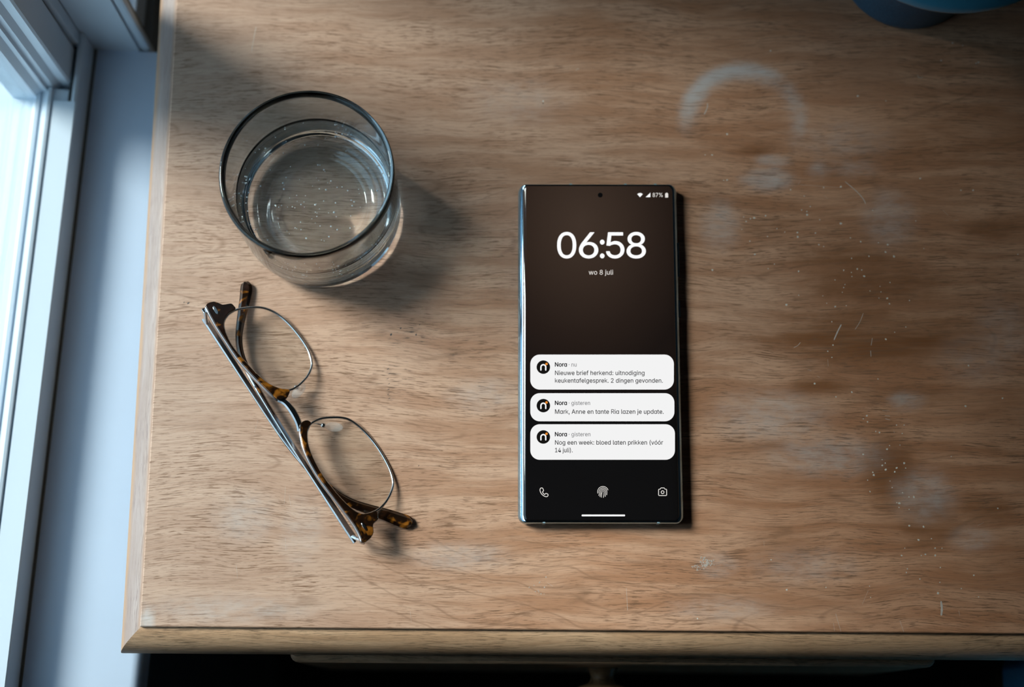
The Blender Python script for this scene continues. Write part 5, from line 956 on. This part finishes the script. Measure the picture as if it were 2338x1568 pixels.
flat('wifi_icon', [[(1461.3, 450.2)] + arc(1461.3, 450.8, 9.3, 10.2, -132, -48, 10)], M['px_white'], ph)
flat('signal_icon', [[(1474.2, 450), (1485, 450), (1485, 439.8)]], M['px_white'], ph)
flat('battery_icon', [rrect(1518.6, 1525.6, 441.2, 451, 1.4, 4), [(1520.2, 440), (1524, 440), (1524, 441.4), (1520.2, 441.4)]], M['px_soft'], ph)
flat('camera_hole', [disc(1370.5, 445.3, 5.5)], M['black'], ph, 0.01)
flat('home_bar', [rrect(1327.9, 1427.3, 1174.4, 1178.4, 1.9, 5)], M['px_white'], ph)
# phone handset outline, fingerprint, camera outline
hs = [(1233.2, 1116.0), (1234.4, 1114.3), (1237.6, 1113.6), (1239.3, 1115.0), (1241.0, 1119.0), (1240.6, 1120.8), (1238.6, 1122.6), (1240.4, 1126.0), (1243.4, 1128.6), (1245.2, 1126.8), (1247.0, 1126.2),
      (1250.6, 1127.9), (1251.4, 1129.6), (1250.6, 1132.0), (1248.2, 1133.6), (1243.6, 1132.8), (1238.6, 1129.6), (1234.8, 1124.8), (1233.0, 1119.8)]
flat('call_icon', stroke([tuple(p) for p in spline(hs + [hs[0]], 3)][:-1], 1.7, True), M['px_soft'], ph)
fx, fy = 1376.7, 1123.0
fp = []
for r, a0, a1 in ((12.2, -196, -20), (8.9, -205, 5), (5.6, -215, 12), (2.4, -220, 20)):
    fp += stroke(arc(fx, fy - 0.6, r, r, a0, a1, 16), 1.35)
for pts in (((fx - 8.3, fy + 4.2), (fx - 9.6, fy + 8.0)), ((fx - 5.0, fy + 3.0), (fx - 6.9, fy + 10.6)), ((fx - 2.2, fy + 1.2), (fx - 3.9, fy + 12.0)),
            ((fx + 2.4, fy + 1.0), (fx + 2.1, fy + 6), (fx + 1.0, fy + 12.4)), ((fx + 5.6, fy + 1.6), (fx + 5.2, fy + 10.2)), ((fx + 8.9, fy + 1.0), (fx + 8.5, fy + 6.4))):
    fp += stroke(pts, 1.35)
flat('fingerprint_icon', fp, M['px_soft'], ph)
kx0, kx1, ky0, ky1 = 1503.6, 1522.0, 1116.4, 1131.0
ci = stroke([(kx0 + 1, ky0 + 0.2), (1507.4, ky0), (1509.2, 1113.6), (1516.4, 1113.6), (1518.2, ky0), (kx1 - 1, ky0 + 0.2), (kx1, ky0 + 1.2), (kx1, ky1 - 1), (kx1 - 1, ky1), (kx0 + 1, ky1), (kx0, ky1 - 1), (kx0, ky0 + 1.2)], 1.7, True)
ci += stroke(disc(1512.8, 1123.4, 3.3, 18), 1.7, True)
flat('camera_icon', ci, M['px_soft'], ph)
cards = ((1210.8, 1538.6, 809.3, 889.2, 838.0, 836.6, ' nu', 1316.4, 'Nieuwe brief herkend: uitnodiging', 1471.4, 856.0, 'keukentafelgesprek. 2 dingen gevonden.', 1513.2, 873.4, 'topmost white message card'),
         (1210.8, 1539.8, 897.4, 961.6, 925.8, 924.3, ' gisteren', 1347.2, 'Mark, Anne en tante Ria lazen je update.', 1515.2, 944.4, None, 0, 0, 'middle white message card'),
         (1210.8, 1541.0, 968.3, 1049.4, 997.4, 995.7, ' gisteren', 1348.0, 'Nog een week: bloed laten prikken (vóór', 1513.8, 1014.8, '14 juli).', 1307.3, 1032.3, 'lowest white message card'))
for x0, x1, y0, y1, ic, hb, when, we, l1, e1, b1, l2, e2, b2, lab in cards:
    cd = flat('message_card', [rrect(x0, x1, y0, y1, 21.5, 10)], M['px_card'], ph, 0.0, lab)
    flat('app_icon', [disc(1240.6, ic, 15.4, 36)], M['px_black'], cd, 0.02)
    sh = stroke([(1235.0, ic + 6.6), (1235.0, ic + 0.2)] + arc(1240.5, ic + 0.0, 5.5, 5.6, 180, 360, 12) + [(1246.0, ic + 6.6)], 3.0)
    flat('icon_letter', sh, M['px_white'], cd, 0.035)
    flat('icon_dot', [disc(1247.8, ic - 7.2, 2.9, 14)], M['px_orange'], cd, 0.035)
    lettering('sender_text', 'Nora', 1267.2, 1294.2, hb, 9.4, M['px_bold'], cd, 0.02, 0.42)
    lettering('time_text', '·' + when, 1298.6, we, hb, 9.2, M['px_grey'], cd, 0.02, 0.1)
    lettering('message_text', l1, 1267.3, e1, b1, 9.9, M['px_text'], cd, 0.02, 0.16)
    if l2: lettering('message_text', l2, 1267.3, e2, b2, 9.9, M['px_text'], cd, 0.02, 0.16)

# ---------------------------------------------------------------- folded eyeglasses
TH = math.radians(25)
g1, g2 = at(710, 815, 1.6), at(897, 1105, 1.6)
gl = thing('eyeglasses', 'folded tortoiseshell browline eyeglasses with thin steel rims on the table', 'eyeglasses', ((g1.x + g2.x) / 2 - 12, (g1.y + g2.y) / 2 - 8, 0))
ax = Vector((g2.x - g1.x, g2.y - g1.y, 0)).normalized()
nh = Vector((-ax.y, ax.x, 0))
if nh.x < 0: nh = -nh
NO = (Vector((0, 0, 1)) * math.cos(TH) + nh * math.sin(TH)).normalized()      # outer side of the front
def on(px, py, d=0.0):
    """point of the spectacle front (offset d outwards) seen at a pixel"""
    r = ray(px, py)
    return CAM + r * (((g1 + NO * d) - CAM).dot(NO) / r.dot(NO))
rim1 = [(522, 717), (535.7, 708.4), (554.8, 703.7), (583.5, 701.2), (604.5, 703.7), (627.5, 713.2), (650.4, 730.4), (671.5, 752.4), (690.6, 777.3), (705, 802.2), (711.7, 827), (709.8, 842.4), (702.1, 858.6), (688.7, 873.9), (675.3, 884.4), (661, 890.5), (642.8, 889.5)]
in1 = [(642.8, 889.5), (623.7, 883.5), (602.6, 871), (577.7, 848.1), (558.6, 827), (541.4, 807.9), (526, 786.9), (516.5, 767.7), (511.2, 752.4), (509.8, 739), (513.7, 727.6), (522, 717)]
rim2 = [(703.6, 977), (708.5, 969), (717, 962.4), (733.9, 955.1), (755.7, 952.7), (780, 953.2), (799.4, 958.8), (821.2, 974.5), (840.6, 993.9), (860, 1018.1), (876.9, 1044.8), (889, 1069), (896.3, 1090.9), (897.5, 1107.8), (891.5, 1127.2), (880.5, 1146.6), (864.8, 1162.4), (845.4, 1172), (828.4, 1175), (813.9, 1170.8)]
in2 = [(813.9, 1170.8), (797, 1158.7), (777.5, 1139.3), (755.7, 1113.9), (736.3, 1088.4), (719.4, 1059.3), (708.5, 1035), (701.2, 1010.9), (700, 989), (703.6, 977)]
low = min(on(p[0], p[1], -0.3).z for p in rim1 + rim2)
g1.z += (0.7 - low) * 1.0; g2.z += (0.7 - low) * 1.0
low = min(on(p[0], p[1], -0.3).z for p in rim1 + rim2)
g1.z += (0.7 - low) * 1.0; g2.z += (0.7 - low) * 1.0
brow1 = [(468.0, 701), (471, 696.5), (475.4, 693.6), (486.9, 690.6), (497.4, 693.6), (507, 697.6), (520.4, 695.6), (528, 695.6), (533.7, 701.2), (537, 708), (522.3, 716.5), (513.7, 727.6), (509.8, 739), (511.2, 752.4), (516.5, 767.7), (526, 786.9), (541.4, 807.9), (558.6, 827), (577.7, 848.1), (602.6, 871), (623.7, 883.5), (642.8, 889.5), (660, 891.5),
         (658.5, 902), (652.4, 911.8), (641, 913.2), (630, 910.4), (608.4, 892), (585.4, 869.1), (562.4, 844.3), (539.5, 817.5), (516.5, 783), (491.7, 744.8)]
brow2 = [(684.2, 970.9), (690.3, 963.6), (700, 961.2), (707.3, 964.8), (709.5, 970.2), (703.6, 977), (700, 989), (701.2, 1010.9), (708.5, 1035), (719.4, 1059.3), (736.3, 1088.4), (755.7, 1113.9), (777.5, 1139.3), (797, 1158.7), (813.9, 1170.8), (828.4, 1175), (845.4, 1171.4),
         (857.5, 1167.2), (861.9, 1178), (861.2, 1187.8), (852.7, 1195), (850.3, 1202.3), (851.5, 1216.9), (845.4, 1229), (831.5, 1239.5), (823.6, 1236.3), (821, 1226.6), (809, 1202.3), (784.8, 1168.4), (760.6, 1136.9), (736.3, 1105.4), (717, 1076.3), (700, 1044.8), (689, 1015.7), (683.5, 989)]
def prism(poly, d0, d1, fn=on):
    n = len(poly)
    a = [fn(*p, d0) for p in poly]
    V = [tuple(p) for p in a] + [tuple(p + NO * (d1 - d0)) for p in a]
    return V, [tuple(range(n - 1, -1, -1)), tuple(range(n, 2 * n))] + [(k, (k + 1) % n, n + (k + 1) % n, n + k) for k in range(n)]
for poly in (brow1, brow2):
    sp = [tuple(p) for p in spline(poly + [poly[0]], 2)][:-1]
    mesh('brow_bar', *prism(sp, 0.4, 1.9), M['tortoise'], gl, bevel=0.45, segs=3, smooth='angle', angle=40, label='tortoiseshell brow bar')
    sp2 = [tuple(p) for p in spline(poly + [poly[0]], 2)][:-1]
    V_, F_ = prism(sp2, 0.4, -1.7)
    mesh('brow_backing', V_, F_, M['dark_chrome'], gl, bevel=0.3, segs=2, smooth='angle', angle=40, label='grey metal backing of the brow bar')
for rm, inn in ((rim1, in1), (rim2, in2)):
    full = spline(rm + inn[1:-1] + [rm[0]], 4)[:-1]
    path = [on(p[0], p[1], -0.3) for p in full]
    mesh('lens_rim', *tube(path, 0.62, 10, True), M['chrome'], gl, smooth=True, label='thin steel lens rim')
    # lens: shallow dome inside the rim
    cxy = Vector((0, 0, 0))
    for p in path: cxy += p
    cxy /= len(path)
    V, F = [], []
    n = len(path)
    R_ = 6
    for k in range(R_ + 1):
        q = k / R_
        for p in path:
            V.append(tuple(cxy + (p - cxy) * q * 0.99 + NO * (1.3 * (1 - q * q) - 0.3)))
    for k in range(R_):
        for i in range(n): F.append((k * n + i, k * n + (i + 1) % n, (k + 1) * n + (i + 1) % n, (k + 1) * n + i))
    o = mesh('lens', V, F, M['lens'], gl, smooth=True, label='clear lens')
# rivets
for (px, py) in ((492, 707.5), (831.4, 1201.9)):
    c = on(px, py, 1.95); V = []
    t = (on(px + 5, py + 8.6, 1.95) - c).normalized(); s = NO.cross(t)
    outl = [(math.cos(a) * 2.5, math.sin(a) * 0.85) for a in [2 * math.pi * k / 20 for k in range(20)]]
    V = [tuple(c + t * a + s * b - NO * 0.3) for a, b in outl] + [tuple(c + t * a * 0.85 + s * b * 0.75 + NO * 0.25) for a, b in outl]
    mesh('rivet', V, [tuple(range(19, -1, -1)), tuple(range(20, 40))] + [(k, (k + 1) % 20, 20 + (k + 1) % 20, 20 + k) for k in range(20)], M['chrome'], gl, smooth='angle', label='oval silver rivet')
# bridge
bp = spline([(636, 912, -0.4), (651, 918.5, 0.4), (665, 934, 0.9), (677, 954, 0.7), (683, 970, 0.0), (685, 984, -0.8)], 5)
mesh('bridge', *strap([on(p[0], p[1], p[2]) for p in bp], [2.6 + 0.9 * math.sin(math.pi * k / (len(bp) - 1)) for k in range(len(bp))], 1.5, [NO] * len(bp), 0.6), M['dark_chrome'], gl, smooth='angle', angle=30, label='engraved silver bridge')
# nose pads
for (p0, p1, pc, pe, rot_) in (((684, 876), (677, 884), (682, 892), (14, 30), (0.62, -0.78)), ((712, 966), (738, 971), (763, 974.5), (29, 14), (1.0, 0.08))):
    pth = spline([tuple(on(*p0, -0.6)), tuple(on((p0[0] + p1[0]) / 2, (p0[1] + p1[1]) / 2 - 1, -2.2)), tuple(on(*p1, -2.6))], 5)
    arm_ = mesh('pad_arm', *tube(pth, 0.42, 8), M['chrome'], gl, smooth=True, label='thin nose pad arm')
    c = on(*p1, -2.6)
    V_, F_ = lathe([(0, -1.35), (0.7, -1.15), (1.2, -0.6), (1.35, 0), (1.2, 0.6), (0.7, 1.15), (0, 1.35)], 16)
    mesh('pad_screw', [tuple(c + Vector(v)) for v in V_], F_, M['chrome'], arm_, smooth=True)
    c = on(*pc, -3.0)
    a_ = Vector((rot_[0], -rot_[1], 0)).normalized(); b_ = Vector((-a_.y, a_.x, 0))
    L_, W_ = max(pe) / 4.72 / 1.45, min(pe) / 4.72 / 1.25
    V_, F_ = lathe([(0, -0.7), (0.6, -0.66), (0.9, -0.45), (1.0, 0), (0.9, 0.45), (0.6, 0.66), (0, 0.7)], 24)
    mesh('nose_pad', [tuple(c + a_ * (v[0] * L_) + b_ * (v[1] * W_) + Vector((0, 0, v[2]))) for v in V_], F_, M['nose_pad'], arm_, smooth=True, label='clear oval nose pad')
# temples folded behind the front, ends resting on the table
t1 = [(467, 727, 18.0, 3.2), (520, 808, 16.6, 3.0), (580, 900, 15, 2.6), (640, 990, 13.4, 2.6), (690, 1055, 12, 2.6), (722, 1088, 10.6, 2.8), (748, 1110, 9.4, 3.0), (775, 1133, 8.0, 3.4), (809, 1151, 6.6, 3.9), (850, 1165, 5.2, 4.6), (882, 1175, 4.2, 5.3), (912, 1186, 3.2, 5.9), (930, 1192, 2.7, 5.8), (940, 1196, 2.4, 3.6)]
t2 = [(813, 1237, 17.6, 3.4), (770, 1172, 17.4, 3.2), (720, 1096, 17.0, 2.8), (670, 1020, 16.2, 2.6), (625, 948, 15.0, 2.6), (590, 890, 13.4, 2.7), (562, 838, 11.4, 2.8), (549, 803, 9.8, 2.9), (545.5, 770, 8.2, 3.1), (549, 738, 6.8, 3.6), (554.5, 708, 5.4, 4.3), (560, 680, 4.0, 5.0), (562.5, 660, 3.2, 5.5), (561, 651, 2.8, 4.8), (559, 645, 2.6, 3.0)]
for tp, cut in ((t1, 5), (t2, 6)):
    sp = spline([(*p[:3], p[3]) for p in tp], 6)
    P = [at(p[0], p[1], 1.7 + (p[2] - 2.4) * 0.44) for p in sp]
    Wd = [p[3] for p in sp]
    n = len(P)
    Nn = []
    for k in range(n):
        q = max(0.0, min(1.0, (k / (n - 1) - 0.45) / 0.4))
        Nn.append((NO * (1 - q) + Vector((0, 0, 1)) * q).normalized())
    c = cut * 6
    tm = mesh('temple', *strap(P[:c + 1], Wd[:c + 1], 1.5, Nn[:c + 1], 0.5), M['dark_chrome'], gl, smooth='angle', angle=30, label='slim steel temple')
    mesh('temple_core', *tube([p + NO * 0.9 - nh * 1.0 for p in P[:c - 4]], 0.35, 8), M['chrome'], tm, smooth=True, label='bright edge of the temple')
    mesh('temple_tip', *strap(P[c - 12:], [w * 1.04 + 0.1 for w in Wd[c - 12:]], [1.75 + 0.9 * (k / (n - c + 11)) for k in range(n - c + 12)], Nn[c - 12:], 0.8), M['tortoise'], tm, smooth='angle', angle=30, label='tortoiseshell temple tip')
# hinges
for (px, py, qx, qy) in ((467, 708, 472, 738), (829, 1236, 806, 1226)):
    a, b = on(px, py, -1.5), at(qx, qy, 8.4)
    b = a + (b - a) * 1.0
    mesh('hinge', *strap([a, (a + b) / 2 - NO * 0.6, b], [3.4, 3.4, 3.0], 2.0, [nh, nh, nh], 0.4), M['chrome'], gl, bevel=0.2, label='silver hinge block')

# ---------------------------------------------------------------- blue pot
pot = thing('flower_pot', 'blue ceramic pot with a flared glossy rim at the back of the nightstand', 'pot', (368.8, 332.1, 0))
PX, PY = 368.8, 332.1
prof = [(0, 0.0), (31.5, 0.0), (33.6, 0.6), (34.7, 2.2), (35.0, 5.0), (35.4, 20), (36.8, 38), (40.5, 54), (46, 66), (52, 74), (52, 76), (34, 70), (30, 40), (29.5, 8), (0, 6)]
v_, f_ = lathe(prof, 96, PX, PY)
mesh('pot_body', v_, f_, M['blue_matte'], pot, smooth='angle', angle=50, label='matte speckled blue body')
prof = [(51.0, 74.5), (57, 78), (61.5, 81.6), (64.0, 85.0), (65.1, 88.4), (64.6, 91.4), (62.6, 93.8), (59.4, 95.0), (55.6, 94.6), (51.6, 92.4), (48.0, 88.4), (45.0, 83.0), (42.0, 76.0), (51.0, 74.5)]
v_, f_ = lathe(prof, 96, PX, PY)
mesh('pot_rim', v_, f_, M['blue_gloss'], pot, smooth='angle', angle=60, label='glossy lighter blue flared rim')

# ---------------------------------------------------------------- blue stool in front of the nightstand
SX = at(2284, 1545, -118.0).x
stool = thing('stool', 'plain blue upholstered stool, only its corner showing at the lower right', 'stool', (SX + 200, -210, -Z0))
mesh('seat_cushion', *box(SX, SX + 400, -420, -4, -122, -62), M['bluecloth'], stool, bevel=9, segs=4, smooth='angle', label='plain blue padded seat')
mesh('seat_frame', *box(SX + 8, SX + 392, -412, -12, -158, -122), M['wood_dark'], stool, bevel=2)
for lx in (SX + 14, SX + 350):
    for ly in (-408, -52):
        mesh('leg', *box(lx, lx + 36, ly, ly + 36, -Z0, -158), M['wood_dark'], stool, bevel=3)
for o in list(scene.objects):
    if 'org' in o.keys(): del o['org']
